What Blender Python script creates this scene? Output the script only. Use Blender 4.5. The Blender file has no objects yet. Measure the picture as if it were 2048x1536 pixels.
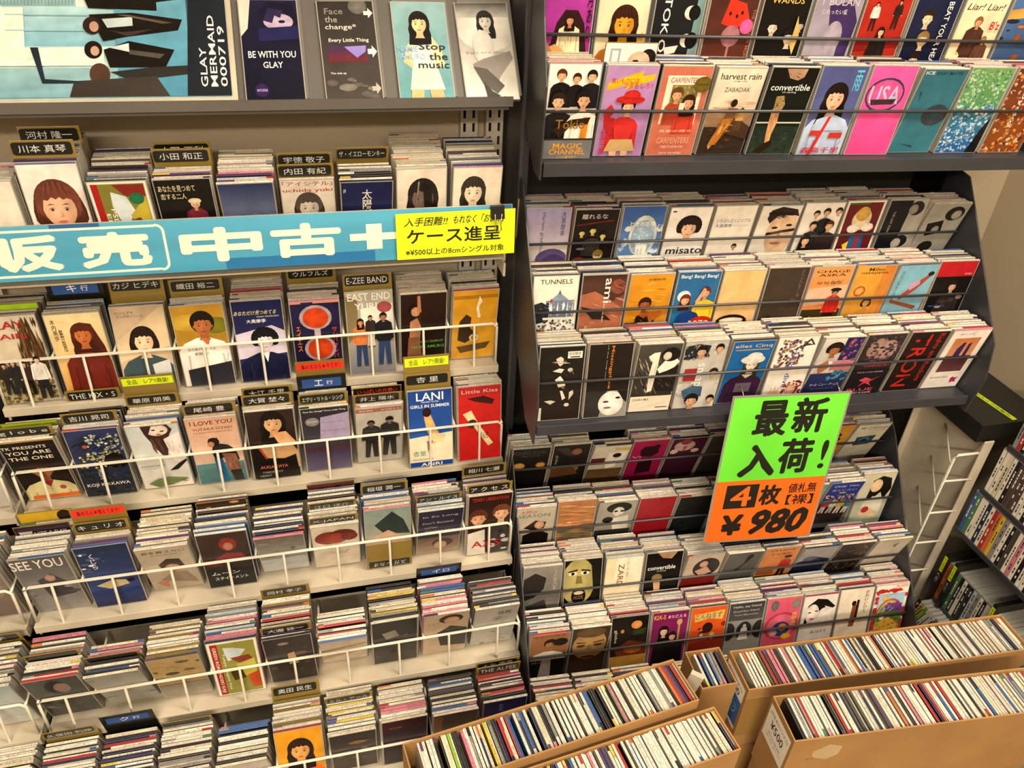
import bpy, math, random
from mathutils import Matrix, Vector, Euler
random.seed(7)
SC = bpy.context.scene
COL = SC.collection
# ------------------------------------------------------------------ camera
cam_d = bpy.data.cameras.new('camera'); cam = bpy.data.objects.new('camera', cam_d); COL.objects.link(cam)
YAW, PITCH, ROLL = 0.27046658, 0.59105974, 0.05744265
_f = Vector((math.sin(YAW)*math.cos(PITCH), math.cos(YAW)*math.cos(PITCH), -math.sin(PITCH)))
_r = Vector((math.cos(YAW), -math.sin(YAW), 0)); _u = _r.cross(_f)
_r2 = _r*math.cos(ROLL) + _u*math.sin(ROLL); _u2 = -_r*math.sin(ROLL) + _u*math.cos(ROLL)
M = Matrix((_r2, _u2, -_f)).transposed().to_4x4(); M.translation = (-0.3281962, -1.3545655, 1.6)
cam.matrix_world = M
cam_d.sensor_width = 36; cam_d.lens = 1583.67/2048*36; cam_d.clip_start = 0.01
SC.camera = cam
# ------------------------------------------------------------------ light
W = bpy.data.worlds.new('room_air'); SC.world = W; W.use_nodes = True
W.node_tree.nodes['Background'].inputs[0].default_value = (1, 0.93, 0.82, 1)
W.node_tree.nodes['Background'].inputs[1].default_value = 0.05
SC.view_settings.view_transform = 'Standard'; SC.view_settings.look = 'None'
SC.view_settings.exposure = -0.22; SC.view_settings.gamma = 1.0; SC.view_settings.use_curve_mapping = False
LAMPS = [(-0.9, -3.35, 2.58, 2.0, 0.3, 185), (0.6, -1.0, 2.58, 1.2, 0.3, 56), (-0.9, -1.7, 2.58, 1.2, 0.3, 9)]
G = -0.0587046; RG = math.atan(G)

# ------------------------------------------------------------------ helpers
def lin(h):
    h = h.strip('#')
    if len(h) == 3: h = ''.join(c*2 for c in h)
    o = []
    for i in (0, 2, 4):
        v = int(h[i:i+2], 16)/255
        o.append(v/12.92 if v <= .04045 else ((v+.055)/1.055)**2.4)
    return (o[0], o[1], o[2], 1.0)

def material(name, col=None, rough=.5, metal=0, attr=False, noise=None, bump=None, spine=False, coat=0, alpha=1, trans=0, emit=None, spec=.5):
    m = bpy.data.materials.new(name); m.use_nodes = True
    nt = m.node_tree; b = nt.nodes['Principled BSDF']
    b.inputs['Roughness'].default_value = rough; b.inputs['Metallic'].default_value = metal
    b.inputs['Coat Weight'].default_value = coat; b.inputs['Coat Roughness'].default_value = .08
    b.inputs['Specular IOR Level'].default_value = spec
    b.inputs['Alpha'].default_value = alpha; b.inputs['Transmission Weight'].default_value = trans
    if attr:
        a = nt.nodes.new('ShaderNodeAttribute'); a.attribute_name = 'Col'; src = a.outputs['Color']
    else:
        a = nt.nodes.new('ShaderNodeRGB'); a.outputs[0].default_value = lin(col); src = a.outputs[0]
    tc = nt.nodes.new('ShaderNodeTexCoord')
    if noise:
        sc, lo, hi, det = noise
        n = nt.nodes.new('ShaderNodeTexNoise'); n.inputs['Scale'].default_value = sc; n.inputs['Detail'].default_value = det
        nt.links.new(tc.outputs['Object'], n.inputs['Vector'])
        mr = nt.nodes.new('ShaderNodeMapRange'); mr.inputs[1].default_value = .3; mr.inputs[2].default_value = .7
        mr.inputs[3].default_value = lo; mr.inputs[4].default_value = hi
        nt.links.new(n.outputs['Fac'], mr.inputs[0])
        mx = nt.nodes.new('ShaderNodeVectorMath'); mx.operation = 'SCALE'
        nt.links.new(src, mx.inputs[0]); nt.links.new(mr.outputs[0], mx.inputs['Scale']); src = mx.outputs[0]
    if spine:   # small printed lettering along the narrow top edge
        uv = nt.nodes.new('ShaderNodeUVMap'); uv.uv_map = 'UVMap'
        sx = nt.nodes.new('ShaderNodeSeparateXYZ'); nt.links.new(uv.outputs[0], sx.inputs[0])
        def math_(op, a_, b_):
            q = nt.nodes.new('ShaderNodeMath'); q.operation = op
            for i, v in enumerate((a_, b_)):
                if isinstance(v, (int, float)): q.inputs[i].default_value = v
                else: nt.links.new(v, q.inputs[i])
            return q.outputs[0]
        def nz(scale, w):
            c = nt.nodes.new('ShaderNodeTexNoise'); c.noise_dimensions = '2D'; c.inputs['Scale'].default_value = 1; c.inputs['Detail'].default_value = 1
            cb = nt.nodes.new('ShaderNodeCombineXYZ'); nt.links.new(math_('MULTIPLY', sx.outputs[0], scale), cb.inputs[0])
            nt.links.new(math_('MULTIPLY', math_('FLOOR', sx.outputs[1], 0), w), cb.inputs[1]); nt.links.new(cb.outputs[0], c.inputs['Vector'])
            return c.outputs['Fac']
        fr = math_('FRACT', sx.outputs[1], 0)
        band = math_('LESS_THAN', math_('ABSOLUTE', math_('SUBTRACT', fr, .5), 0), .27)
        msk = math_('MULTIPLY', math_('MULTIPLY', math_('GREATER_THAN', nz(85, 3.7), .5), math_('GREATER_THAN', nz(3.1, 9.3), .42)), band)
        mx = nt.nodes.new('ShaderNodeMix'); mx.data_type = 'RGBA'; nt.links.new(math_('MULTIPLY', msk, .6), mx.inputs[0])
        nt.links.new(src, mx.inputs[6]); mx.inputs[7].default_value = (.05, .04, .05, 1); src = mx.outputs[2]
    nt.links.new(src, b.inputs['Base Color'])
    if bump:
        n = nt.nodes.new('ShaderNodeTexNoise'); n.inputs['Scale'].default_value = bump[0]; n.inputs['Detail'].default_value = 3
        nt.links.new(tc.outputs['Object'], n.inputs['Vector'])
        bp = nt.nodes.new('ShaderNodeBump'); bp.inputs['Strength'].default_value = bump[1]; bp.inputs['Distance'].default_value = .003
        nt.links.new(n.outputs['Fac'], bp.inputs['Height']); nt.links.new(bp.outputs[0], b.inputs['Normal'])
    if emit:
        b.inputs['Emission Color'].default_value = lin(emit[0]); b.inputs['Emission Strength'].default_value = emit[1]
    return m

MT = {
 'print': material('printed_sleeve', attr=True, rough=.32, noise=(45, .87, 1.1, 6), bump=(14, .25), spec=.25),
 'flat': material('printed_sign', attr=True, rough=.5, noise=(9, .96, 1.03, 2)),
 'spine': material('printed_spine', attr=True, rough=.35, spine=True),
 'white_wire': material('white_coated_wire', 'e6dfcf', .4, noise=(30, .82, 1.03, 4)),
 'white_pan': material('white_enamel', 'd0c4ae', .38, noise=(7, .66, 1.08, 7)),
 'dark': material('charcoal_enamel', '34353a', .42, noise=(14, .85, 1.1, 3)),
 'shelf_grey': material('grey_enamel', '5b5752', .45, noise=(8, .9, 1.05, 3)),
 'apron': material('brown_enamel', '4a4136', .5, noise=(8, .9, 1.05, 3)),
 'rod': material('dark_wire', '4a4a4c', .35, metal=.3),
 'black': material('black_board', '17160f', .6, noise=(6, .8, 1.2, 2)),
 'wall': material('taupe_wall', 'a4967f', .75, noise=(3, .97, 1.03, 4), bump=(160, .08)),
 'post': material('cream_steel', 'b9b1a2', .45, noise=(20, .95, 1.03, 2)),
 'hole': material('black_hole', '0a0a0a', .9),
 'floor': material('grey_floor', '6d655b', .45, noise=(5, .85, 1.1, 4)),
 'ceil': material('ceiling_panel', 'd9d4c8', .8, noise=(7, .97, 1.02, 2)),
 'kraft': material('brown_cardboard', 'a9804c', .75, noise=(9, .86, 1.08, 4), bump=(60, .12)),
 'kraft_in': material('cardboard_inside', '9a703c', .8, noise=(12, .85, 1.08, 4)),
 'tape': material('packing_tape', '9c7a44', .22, noise=(10, .92, 1.05, 2)),
 'amber': material('amber_plastic', '8a7434', .25, noise=(6, .85, 1.1, 2)),
 'plate': material('black_plate', '15140f', .35),
 'clip': material('black_clip', '0c0c0c', .3, metal=.2),
 'steel': material('bright_steel', 'c9c6bf', .25, metal=.9),
 'jewel': material('clear_case', '8d8c86', .12, coat=.5, noise=(8, .8, 1.15, 2)),
 'lamp': material('lamp_housing', 'f4f1e8', .5, emit=('fff4e2', 2.0)),
}

def new_mesh(name, verts, faces, cols=None, uvs=None, mats=('print',), fmat=None, smooth=False):
    me = bpy.data.meshes.new(name); me.from_pydata(verts, [], faces)
    for m in mats: me.materials.append(MT[m])
    if fmat: me.polygons.foreach_set('material_index', fmat)
    if cols:
        a = me.color_attributes.new('Col', 'FLOAT_COLOR', 'CORNER')
        flat = []
        for fc, f in zip(cols, faces):
            if isinstance(fc, list):
                for c in fc: flat.extend(c)
            else:
                flat.extend(fc*len(f))
        a.data.foreach_set('color', flat)
    if uvs:
        u = me.uv_layers.new(name='UVMap'); flat = []
        for fu, f in zip(uvs, faces):
            if fu is None: flat.extend((0, 0)*len(f))
            else:
                for q in fu: flat.extend(q)
        u.data.foreach_set('uv', flat)
    if smooth: me.polygons.foreach_set('use_smooth', [True]*len(me.polygons))
    me.update(); return me

def add(name, me, parent=None, loc=(0, 0, 0), rot=(0, 0, 0)):
    o = bpy.data.objects.new(name, me); COL.objects.link(o)
    o.location = loc; o.rotation_euler = rot
    if parent is not None: o.parent = parent
    return o
def tag(o, label=None, cat=None, group=None, kind=None):
    if label: o['label'] = label
    if cat: o['category'] = cat
    if group: o['group'] = group
    if kind: o['kind'] = kind
    return o
def thing(name, label, cat, loc=(0, 0, 0), rot=(0, 0, 0), group=None):
    return tag(add(name, None, None, loc, rot), label, cat, group)

class MB:
    def __init__(s): s.v = []; s.f = []; s.c = []
    def quad(s, pts, c=None):
        n = len(s.v); s.v += [tuple(p) for p in pts]; s.f.append(tuple(range(n, n+len(pts)))); s.c.append(c or (1, 1, 1, 1))
    def box(s, x0, y0, z0, x1, y1, z1, c=None):
        n = len(s.v)
        s.v += [(x, y, z) for z in (z0, z1) for (x, y) in ((x0, y0), (x1, y0), (x1, y1), (x0, y1))]
        for f in ((3, 2, 1, 0), (4, 5, 6, 7), (0, 1, 5, 4), (1, 2, 6, 5), (2, 3, 7, 6), (3, 0, 4, 7)):
            s.f.append(tuple(n+i for i in f)); s.c.append(c or (1, 1, 1, 1))
        return s
    def prism(s, poly, axis, a, b, c=None):    # poly in the two other axes
        n = len(s.v); k = len(poly)
        def P(p, t): return (t, p[0], p[1]) if axis == 'x' else ((p[0], t, p[1]) if axis == 'y' else (p[0], p[1], t))
        s.v += [P(p, a) for p in poly] + [P(p, b) for p in poly]
        s.f.append(tuple(range(n+k-1, n-1, -1))); s.f.append(tuple(range(n+k, n+2*k)))
        for i in range(k): j = (i+1) % k; s.f.append((n+i, n+j, n+k+j, n+k+i))
        s.c += [c or (1, 1, 1, 1)]*(k+2)
        return s
    def tube(s, pts, r, seg=8, c=None):
        pts = [Vector(p) for p in pts]; n0 = len(s.v)
        for i, p in enumerate(pts):
            d = (pts[min(i+1, len(pts)-1)]-pts[max(i-1, 0)]).normalized()
            a = d.cross(Vector((0, 0, 1)) if abs(d.z) < .9 else Vector((1, 0, 0))).normalized(); b = d.cross(a)
            for k in range(seg):
                t = 2*math.pi*k/seg; s.v.append(tuple(p+a*math.cos(t)*r+b*math.sin(t)*r))
        for i in range(len(pts)-1):
            for k in range(seg):
                j = (k+1) % seg; q = n0+i*seg; s.f.append((q+k, q+j, q+seg+j, q+seg+k)); s.c.append(c or (1, 1, 1, 1))
        s.f.append(tuple(n0+k for k in range(seg-1, -1, -1))); s.f.append(tuple(n0+(len(pts)-1)*seg+k for k in range(seg))); s.c += [c or (1, 1, 1, 1)]*2
        return s
    def build(s, name, mat, parent=None, loc=(0, 0, 0), rot=(0, 0, 0), bevel=0, cols=False, smooth=False):
        me = new_mesh(name, s.v, s.f, s.c if cols else None, None, (mat,), smooth=smooth)
        o = add(name, me, parent, loc, rot)
        if bevel:
            b = o.modifiers.new('soft_edges', 'BEVEL'); b.width = bevel; b.segments = 2; b.limit_method = 'ANGLE'
        return o

# ------------------------------------------------------------------ lettering
TXT = {}
def text_geo(body, bold):
    """flat glyph geometry scaled to a unit box"""
    key = (body, bold)
    if key in TXT: return TXT[key]
    c = bpy.data.curves.new('glyphs', 'FONT'); c.body = body; c.size = 1; c.resolution_u = 2; c.offset = .008*bold
    c.align_x = 'CENTER'; c.space_line = .95
    o = bpy.data.objects.new('glyphs', c); COL.objects.link(o)
    dg = bpy.context.evaluated_depsgraph_get(); me = o.evaluated_get(dg).to_mesh()
    vs = [(v.co.x, v.co.y) for v in me.vertices]; fs = [tuple(p.vertices) for p in me.polygons]
    o.evaluated_get(dg).to_mesh_clear(); bpy.data.objects.remove(o); bpy.data.curves.remove(c)
    if not vs: vs = [(0, 0), (1, 0), (1, 1)]; fs = []
    x0 = min(v[0] for v in vs); x1 = max(v[0] for v in vs); y0 = min(v[1] for v in vs); y1 = max(v[1] for v in vs)
    vs = [((x-x0)/max(x1-x0, 1e-6)-.5, (y-y0)/max(y1-y0, 1e-6)-.5) for x, y in vs]
    TXT[key] = (vs, fs); return TXT[key]

# ------------------------------------------------------------------ flat printed art: "cmd args; cmd args"
class Art:
    """shapes on a unit-wide sheet, y runs down; layers are stacked by a hair so each print lies on the last"""
    def __init__(s, h=2.0): s.h = h; s.v = []; s.f = []; s.c = []; s.l = 0; s.rr = random.Random(5); s.tf = set()
    def poly(s, pts, col):
        s.l += 1; n = len(s.v); s.v += [(x, y, s.l) for x, y in pts]; s.f.append(tuple(range(n, n+len(pts)))); s.c.append(col)
    def clip(s, pts):
        for ax, lim, sg in ((0, 0, 1), (0, 1, -1), (1, 0, 1), (1, s.h, -1)):
            out = []
            for i, p in enumerate(pts):
                q = pts[i-1]; a = sg*(p[ax]-lim) >= 0; b = sg*(q[ax]-lim) >= 0
                if a != b:
                    t = (lim-q[ax])/(p[ax]-q[ax]); out.append((q[0]+t*(p[0]-q[0]), q[1]+t*(p[1]-q[1])))
                if a: out.append(p)
            pts = out
            if len(pts) < 3: return []
        return pts
    def tone(s, col, lo=.78, hi=1.2):
        k = s.rr.uniform(lo, hi); return (col[0]*k, col[1]*k, col[2]*k, 1)
    def shp(s, pts, col, soft=0):
        if not all(0 <= x <= 1 and 0 <= y <= s.h for x, y in pts): pts = s.clip(pts)
        if pts: s.poly(pts, [s.tone(col) for _ in pts] if soft else col)
    def ell(s, cx, cy, rx, ry, col, n=18):
        pts = s.clip([(cx+rx*math.cos(2*math.pi*i/n), cy+ry*math.sin(2*math.pi*i/n)) for i in range(n)])
        if not pts: return
        if max(rx, ry) < .07: return s.poly(pts, col)
        # picture tone runs from a lighter middle to a deeper rim, like a printed photograph
        s.l += 1; b = len(s.v); m = (sum(p[0] for p in pts)/len(pts)-rx*.12, sum(p[1] for p in pts)/len(pts)-ry*.1)
        s.v += [(m[0], m[1], s.l)]+[(x, y, s.l) for x, y in pts]; hi = s.tone(col, 1.08, 1.2)
        for i in range(len(pts)):
            j = (i+1) % len(pts); s.f.append((b, b+1+i, b+1+j))
            k0 = .82+.14*math.sin(i*1.7+cx*9); k1 = .82+.14*math.sin(j*1.7+cx*9)
            s.c.append([hi, tuple(c*k0 for c in col[:3])+(1,), tuple(c*k1 for c in col[:3])+(1,)])
    def ground(s, x0, y0, x1, y1, c1, c2, amp):
        # uneven photographic ground: a coarse mesh whose printed tone drifts
        nx, ny = 4, 6; s.l += 1; n = len(s.v); cs = []
        for j in range(ny+1):
            for i in range(nx+1):
                k = 1+s.rr.uniform(-amp, amp); t = j/ny; s.v.append((x0+(x1-x0)*i/nx, y0+(y1-y0)*t, s.l)); cs.append(tuple((c1[q]*(1-t)+c2[q]*t)*k for q in range(3))+(1,))
        for j in range(ny):
            for i in range(nx):
                q = j*(nx+1)+i; f = (q, q+1, q+nx+2, q+nx+1); s.f.append(tuple(n+v for v in f)); s.c.append([cs[v] for v in f])
    def rect(s, a, b, c, d, col): s.shp([(a, b), (c, b), (c, d), (a, d)], col)
    def text(s, cx, cy, w, h, col, body, bold=1, turn=0, shear=0):
        vs, fs = text_geo(body, bold if bold <= 1 else 0); s.l += 1
        r = .008*bold/max(1, len(body)**.0); sh = [(0, 0)]
        if bold > 1: sh = [(r*math.cos(a*math.pi/4)*min(1, abs(h/w)), r*math.sin(a*math.pi/4)*min(1, abs(w/h))) for a in range(8)]+[(0, 0)]
        for i, (ox, oy) in enumerate(sh):
            n = len(s.v); lv = s.l+i*.02
            for x, y in vs:
                x = x*(1-2*r*(bold > 1))+shear*y*abs(h/w)+ox; y = y*(1-2*r*(bold > 1))+oy
                if turn: s.v.append((cx+turn*y*w, cy+turn*x*h, lv))
                else: s.v.append((cx+x*w, cy-y*h, lv))
            for f in fs: s.tf.add(len(s.f)); s.f.append(tuple(n+i_ for i_ in f)); s.c.append(col)
    def egg(s, x, y, rx, ry, col, jaw=.2, n=20):
        pts = [(x+rx*math.cos(2*math.pi*i/n)*(1-jaw*max(0, math.sin(2*math.pi*i/n))**1.5), y+ry*math.sin(2*math.pi*i/n)) for i in range(n)]
        pts = s.clip(pts)
        if not pts: return
        s.l += 1; b = len(s.v); s.v += [(x-.2*rx, y+.1*ry, s.l)]+[(p[0], p[1], s.l) for p in pts]
        hi = tuple(min(1, c*1.12) for c in col[:3])+(1,)
        def rim(p): k = .93-.22*max(0, (p[0]-x)/rx)-.08*max(0, (p[1]-y)/ry); return tuple(c*k for c in col[:3])+(1,)
        for q in range(len(pts)):
            r = (q+1) % len(pts); s.f.append((b, b+1+q, b+1+r)); s.c.append([hi, rim(pts[q]), rim(pts[r])])
    def head(s, x, y, k, hair, skin, st='s'):
        dark = tuple(c*.45 for c in hair[:3])+(1,); lite = tuple(min(1, c*1.7+.012) for c in hair[:3])+(1,); shade = tuple(c*.74 for c in skin[:3])+(1,)
        W = lambda i: .05*math.sin(i*2.3+x*7)
        if st == 'l':
            L = [(x-(.86+.1*t+W(i))*k, y+(-.3+2.3*t)*k) for i, t in enumerate((0, .2, .4, .6, .8, 1))]; R_ = [(x+(.86+.1*t+W(i+3))*k, y+(-.3+2.25*t)*k) for i, t in enumerate((1, .8, .6, .4, .2, 0))]
            s.shp(L+[(x-.3*k, y+2.05*k), (x+.3*k, y+2.0*k)]+R_, dark, 1)
        elif st == 'b':
            s.shp([(x-.86*k, y-.3*k), (x-.98*k, y+.2*k), (x-.98*k, y+.6*k), (x-.8*k, y+.92*k), (x-.4*k, y+.95*k), (x+.4*k, y+.95*k), (x+.8*k, y+.9*k), (x+.98*k, y+.6*k), (x+.98*k, y+.2*k), (x+.86*k, y-.3*k)], dark, 1)
        elif st == 'c':
            for i in range(15):
                a = math.pi*(.86+1.28*i/14); s.ell(x+.82*k*math.cos(a), y-.1*k+.86*k*math.sin(a), .3*k, .3*k, hair if i % 2 else dark, 10)
        s.ell(x, y-.14*k, .86*k, .96*k, hair, 22)
        s.shp([(x-.26*k, y+.55*k), (x+.26*k, y+.55*k), (x+.3*k, y+1.2*k), (x+.42*k, y+1.4*k), (x-.42*k, y+1.4*k), (x-.3*k, y+1.2*k)], shade)
        if st == 's' and k > .07:
            for sg in (-1, 1): s.ell(x+sg*.62*k, y+.2*k, .1*k, .17*k, shade, 8)
        s.egg(x, y+.18*k, .62*k, .8*k, skin)
        # hair over the forehead with an uneven fringe, then strands
        top = [(x-.8*k, y+.28*k), (x-.84*k, y-.2*k), (x-.66*k, y-.75*k), (x-.25*k, y-1.04*k), (x+.25*k, y-1.04*k), (x+.66*k, y-.75*k), (x+.84*k, y-.2*k), (x+.8*k, y+.28*k), (x+.62*k, y+.1*k), (x+.56*k, y-.22*k)]
        fr = [(.36, -.3), (.22, -.24), (.1, -.36), (-.05, -.26), (-.2, -.36), (-.36, -.22), (-.52, -.26), (-.6, .08)]
        s.shp(top+[(x+a*k, y+b*k) for a, b in fr], hair, 1)
        if k < .05: return
        if k > .1:
            for i in range(11):
                q = -.66+.132*i; t = .9*math.sqrt(max(0, 1-(q/.8)**2)); s.shp([(x+q*.7*k, y-(.1+t)*k), (x+(q*.7+.03)*k, y-(.1+t)*k), (x+(q*1.1+.02)*k, y-(.36-.1*abs(q))*k)], lite if i % 2 else dark)
            if st in 'lb':
                for sg in (-1, 1):
                    for o in (.7, .8): s.shp([(x+sg*o*k, y-.1*k), (x+sg*(o+.03)*k, y-.1*k), (x+sg*(o+.06)*k, y+(.75 if st == 'b' else 1.6)*k)], lite)
        for sg in (-1, 1):
            if k > .1: s.ell(x+sg*.27*k, y+.165*k, .115*k, .042*k, (skin[0]*.55+.2, skin[1]*.55+.2, skin[2]*.55+.2, 1), 10)
            s.ell(x+sg*.27*k, y+.16*k, (.06 if k > .1 else .12)*k, (.045 if k > .1 else .055)*k, (.015, .01, .01, 1), 8)
            s.shp([(x+sg*.12*k, y+.1*k), (x+sg*.28*k, y+.07*k), (x+sg*.43*k, y+.13*k), (x+sg*.28*k, y+.1*k)], (.02, .015, .012, 1))
            s.shp([(x+sg*.1*k, y-.04*k), (x+sg*.3*k, y-.1*k), (x+sg*.44*k, y-.03*k), (x+sg*.3*k, y-.06*k)], dark)
        s.shp([(x+.02*k, y+.18*k), (x+.1*k, y+.42*k), (x+.02*k, y+.47*k), (x-.08*k, y+.44*k), (x+.03*k, y+.41*k)], shade)
        s.shp([(x-.2*k, y+.65*k), (x-.06*k, y+.61*k), (x, y+.625*k), (x+.06*k, y+.61*k), (x+.2*k, y+.65*k), (x, y+.67*k)], (skin[0]*.55, skin[1]*.28, skin[2]*.26, 1))
        s.shp([(x-.2*k, y+.65*k), (x, y+.665*k), (x+.2*k, y+.65*k), (x+.08*k, y+.735*k), (x-.08*k, y+.735*k)], (skin[0]*.75, skin[1]*.4, skin[2]*.38, 1))
    def bust(s, x, y, w, col):
        s.shp([(x-.12*w, y), (x+.12*w, y), (x+.38*w, y+.12*w), (x+.5*w, y+.3*w), (x+.55*w, y+1.3*w), (x-.55*w, y+1.3*w), (x-.5*w, y+.3*w), (x-.38*w, y+.12*w)], col, 1)
        dk = tuple(c*.62 for c in col[:3])+(1,); lt = tuple(min(1, c*1.35+.01) for c in col[:3])+(1,)
        for i in range(9):
            a = s.rr.uniform(-.45, .45)*w; b = y+s.rr.uniform(.22, .9)*w; q = s.rr.uniform(-.12, .12)*w
            s.shp([(x+a, b), (x+a+.025*w, b+.02*w), (x+a+q, b+s.rr.uniform(.15, .4)*w)], dk if i % 2 else lt)
        s.shp([(x-.34*w, y+.4*w), (x-.31*w, y+.4*w), (x-.36*w, y+1.25*w), (x-.39*w, y+1.25*w)], dk); s.shp([(x+.31*w, y+.4*w), (x+.34*w, y+.4*w), (x+.39*w, y+1.25*w), (x+.36*w, y+1.25*w)], dk)
    def figure(s, x, y, h, hair, skin, top, leg, st='s'):
        k = h*.075
        s.shp([(x-.1*h, y+.5*h), (x+.1*h, y+.5*h), (x+.11*h, y+h), (x+.03*h, y+h), (x, y+.6*h), (x-.04*h, y+h), (x-.12*h, y+h)], leg, 1)
        s.shp([(x-.05*h, y+.14*h), (x+.05*h, y+.14*h), (x+.14*h, y+.2*h), (x+.17*h, y+.5*h), (x+.13*h, y+.52*h), (x+.1*h, y+.55*h), (x-.1*h, y+.55*h), (x-.13*h, y+.52*h), (x-.17*h, y+.5*h), (x-.14*h, y+.2*h)], top, 1)
        dk = tuple(c*.6 for c in top[:3])+(1,)
        for sg in (-1, 1):
            s.shp([(x+sg*.105*h, y+.24*h), (x+sg*.12*h, y+.24*h), (x+sg*.125*h, y+.5*h), (x+sg*.11*h, y+.5*h)], dk); s.ell(x+sg*.15*h, y+.525*h, .022*h, .025*h, skin, 8)
            s.ell(x+sg*.075*h, y+.99*h, .045*h, .02*h, (.05, .045, .04, 1), 8)
        for i in range(5):
            a = s.rr.uniform(-.09, .07)*h; b = y+s.rr.uniform(.22, .45)*h; s.shp([(x+a, b), (x+a+.015*h, b), (x+a+s.rr.uniform(-.03, .03)*h, b+.1*h)], dk)
        s.head(x, y+k, k, hair, skin, st)
    def run(s, spec):
        for cmd in spec.split(';'):
            cmd = cmd.strip()
            if not cmd: continue
            a = cmd.split(); o = a[0]
            if o == 'g':
                c1 = lin(a[1]); c2 = lin(a[2]) if len(a) > 2 else c1
                s.ground(0, 0, 1, s.h, c1, c2, .1 if len(a) > 2 else .03)
            elif o == 'q':
                x0, y0, x1, y1 = map(float, a[1:5]); c1 = lin(a[5]); c2 = lin(a[6]); s.ground(x0, y0, x1, min(y1, s.h), c1, c2, .12)
            elif o == 'r': s.rect(*map(float, a[1:5]), lin(a[5]))
            elif o == 'e': s.ell(*map(float, a[1:5]), lin(a[5]))
            elif o == 'p':
                n = list(map(float, a[2:])); s.shp(list(zip(n[::2], n[1::2])), lin(a[1]), 1)
            elif o == 'H': s.head(*map(float, a[1:4]), lin(a[4]), lin(a[5]), a[6] if len(a) > 6 else 's')
            elif o == 'B': s.bust(*map(float, a[1:4]), lin(a[4]))
            elif o == 'F': s.figure(*map(float, a[1:4]), lin(a[4]), lin(a[5]), lin(a[6]), lin(a[7]), a[8] if len(a) > 8 else 's')
            elif o in 'tTvVsSiu':
                body = ' '.join(a[6:])
                if o in 'sS': body = '\n'.join(body.replace(' ', '　'))
                s.text(*map(float, a[1:5]), lin(a[5]), body, bold={'t': 0, 'v': 0, 's': 0}.get(o, 1), turn={'v': 1, 'V': 1, 'u': -1}.get(o, 0), shear=.3 if o == 'i' else 0)
            elif o == 'n':      # mottled photograph grain: n seed count x0 y0 x1 y1 col...
                rr = random.Random(int(a[1])); x0, y0, x1, y1 = map(float, a[3:7]); cs = a[7:]
                for _ in range(int(a[2])):
                    q = rr.uniform(.02, .09); s.ell(rr.uniform(x0, x1), rr.uniform(y0, y1), q*rr.uniform(.7, 2), q*rr.uniform(.5, 1), lin(rr.choice(cs)), 7)
            elif o == 'm':      # fine broken detail: m seed count x0 y0 x1 y1 size cols
                rr = random.Random(int(a[1])); x0, y0, x1, y1, z = map(float, a[3:8]); cs = [lin(c) for c in a[8:]]; s.l += 1
                for _ in range(int(a[2])):
                    cx = rr.uniform(x0, x1); cy = rr.uniform(y0, y1); t0 = rr.uniform(0, 6.3); q = []
                    for v in range(5):
                        r = z*rr.uniform(.4, 1.3); q.append((min(1, max(0, cx+r*math.cos(t0+v*1.257))), min(s.h, max(0, cy+r*math.sin(t0+v*1.257)))))
                    n = len(s.v); lv = s.l+rr.random()*.9; s.v += [(u_, w_, lv) for u_, w_ in q]; s.f.append(tuple(range(n, n+5))); s.c.append([s.tone(rr.choice(cs)) for _ in q])
            elif o == 'w':      # streaks: w seed count x0 y0 x1 y1 dx dy cols (grass, folds, light trails)
                rr = random.Random(int(a[1])); x0, y0, x1, y1, dx, dy = map(float, a[3:9]); cs = [lin(c) for c in a[9:]]
                for _ in range(int(a[2])):
                    cx = rr.uniform(x0, x1); cy = rr.uniform(y0, y1); k = rr.uniform(.5, 1.3); t = rr.uniform(.006, .02)
                    s.shp([(cx, cy), (cx+dx*k*.5-dy*t*4, cy+dy*k*.5+dx*t*4), (cx+dx*k, cy+dy*k), (cx+dx*k*.5+dy*t*4, cy+dy*k*.5-dx*t*4)], rr.choice(cs), 1)
        return s
    def mesh(s, name, w, mat='print', gap=.00004, base=.0003, zs=1.0, only=None):
        """sheet standing in the xz plane facing -y, base edge at z=0, centred on x"""
        vs = [((x-.5)*w, -(base+gap*l), (s.h-y)*w*zs) for x, y, l in s.v]
        fs = []; cs = []
        for k, (f, c) in enumerate(zip(s.f, s.c)):
            if only is not None and (k in s.tf) != only: continue
            ar = sum(vs[f[i-1]][0]*vs[f[i]][2]-vs[f[i]][0]*vs[f[i-1]][2] for i in range(len(f)))
            if ar < 0: f = f[::-1]; c = c[::-1] if isinstance(c, list) else c
            fs.append(f); cs.append(c)
        used = sorted({i for f in fs for i in f}); mp = {i: n for n, i in enumerate(used)}
        return new_mesh(name, [vs[i] for i in used], [tuple(mp[i] for i in f) for f in fs], cs, None, (mat,))
def put_art(art, name, w, mat, parent, loc, rot=(0, 0, 0), zs=1.0, base=.0003, letters='lettering'):
    o = add(name, art.mesh(name, w, mat, zs=zs, base=base, only=False if art.tf and len(art.tf) < len(art.f) else None), parent, loc, rot)
    if art.tf and len(art.tf) < len(art.f): add(letters, art.mesh(letters, w, mat, zs=zs, base=base, only=True), o)
    return o
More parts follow.
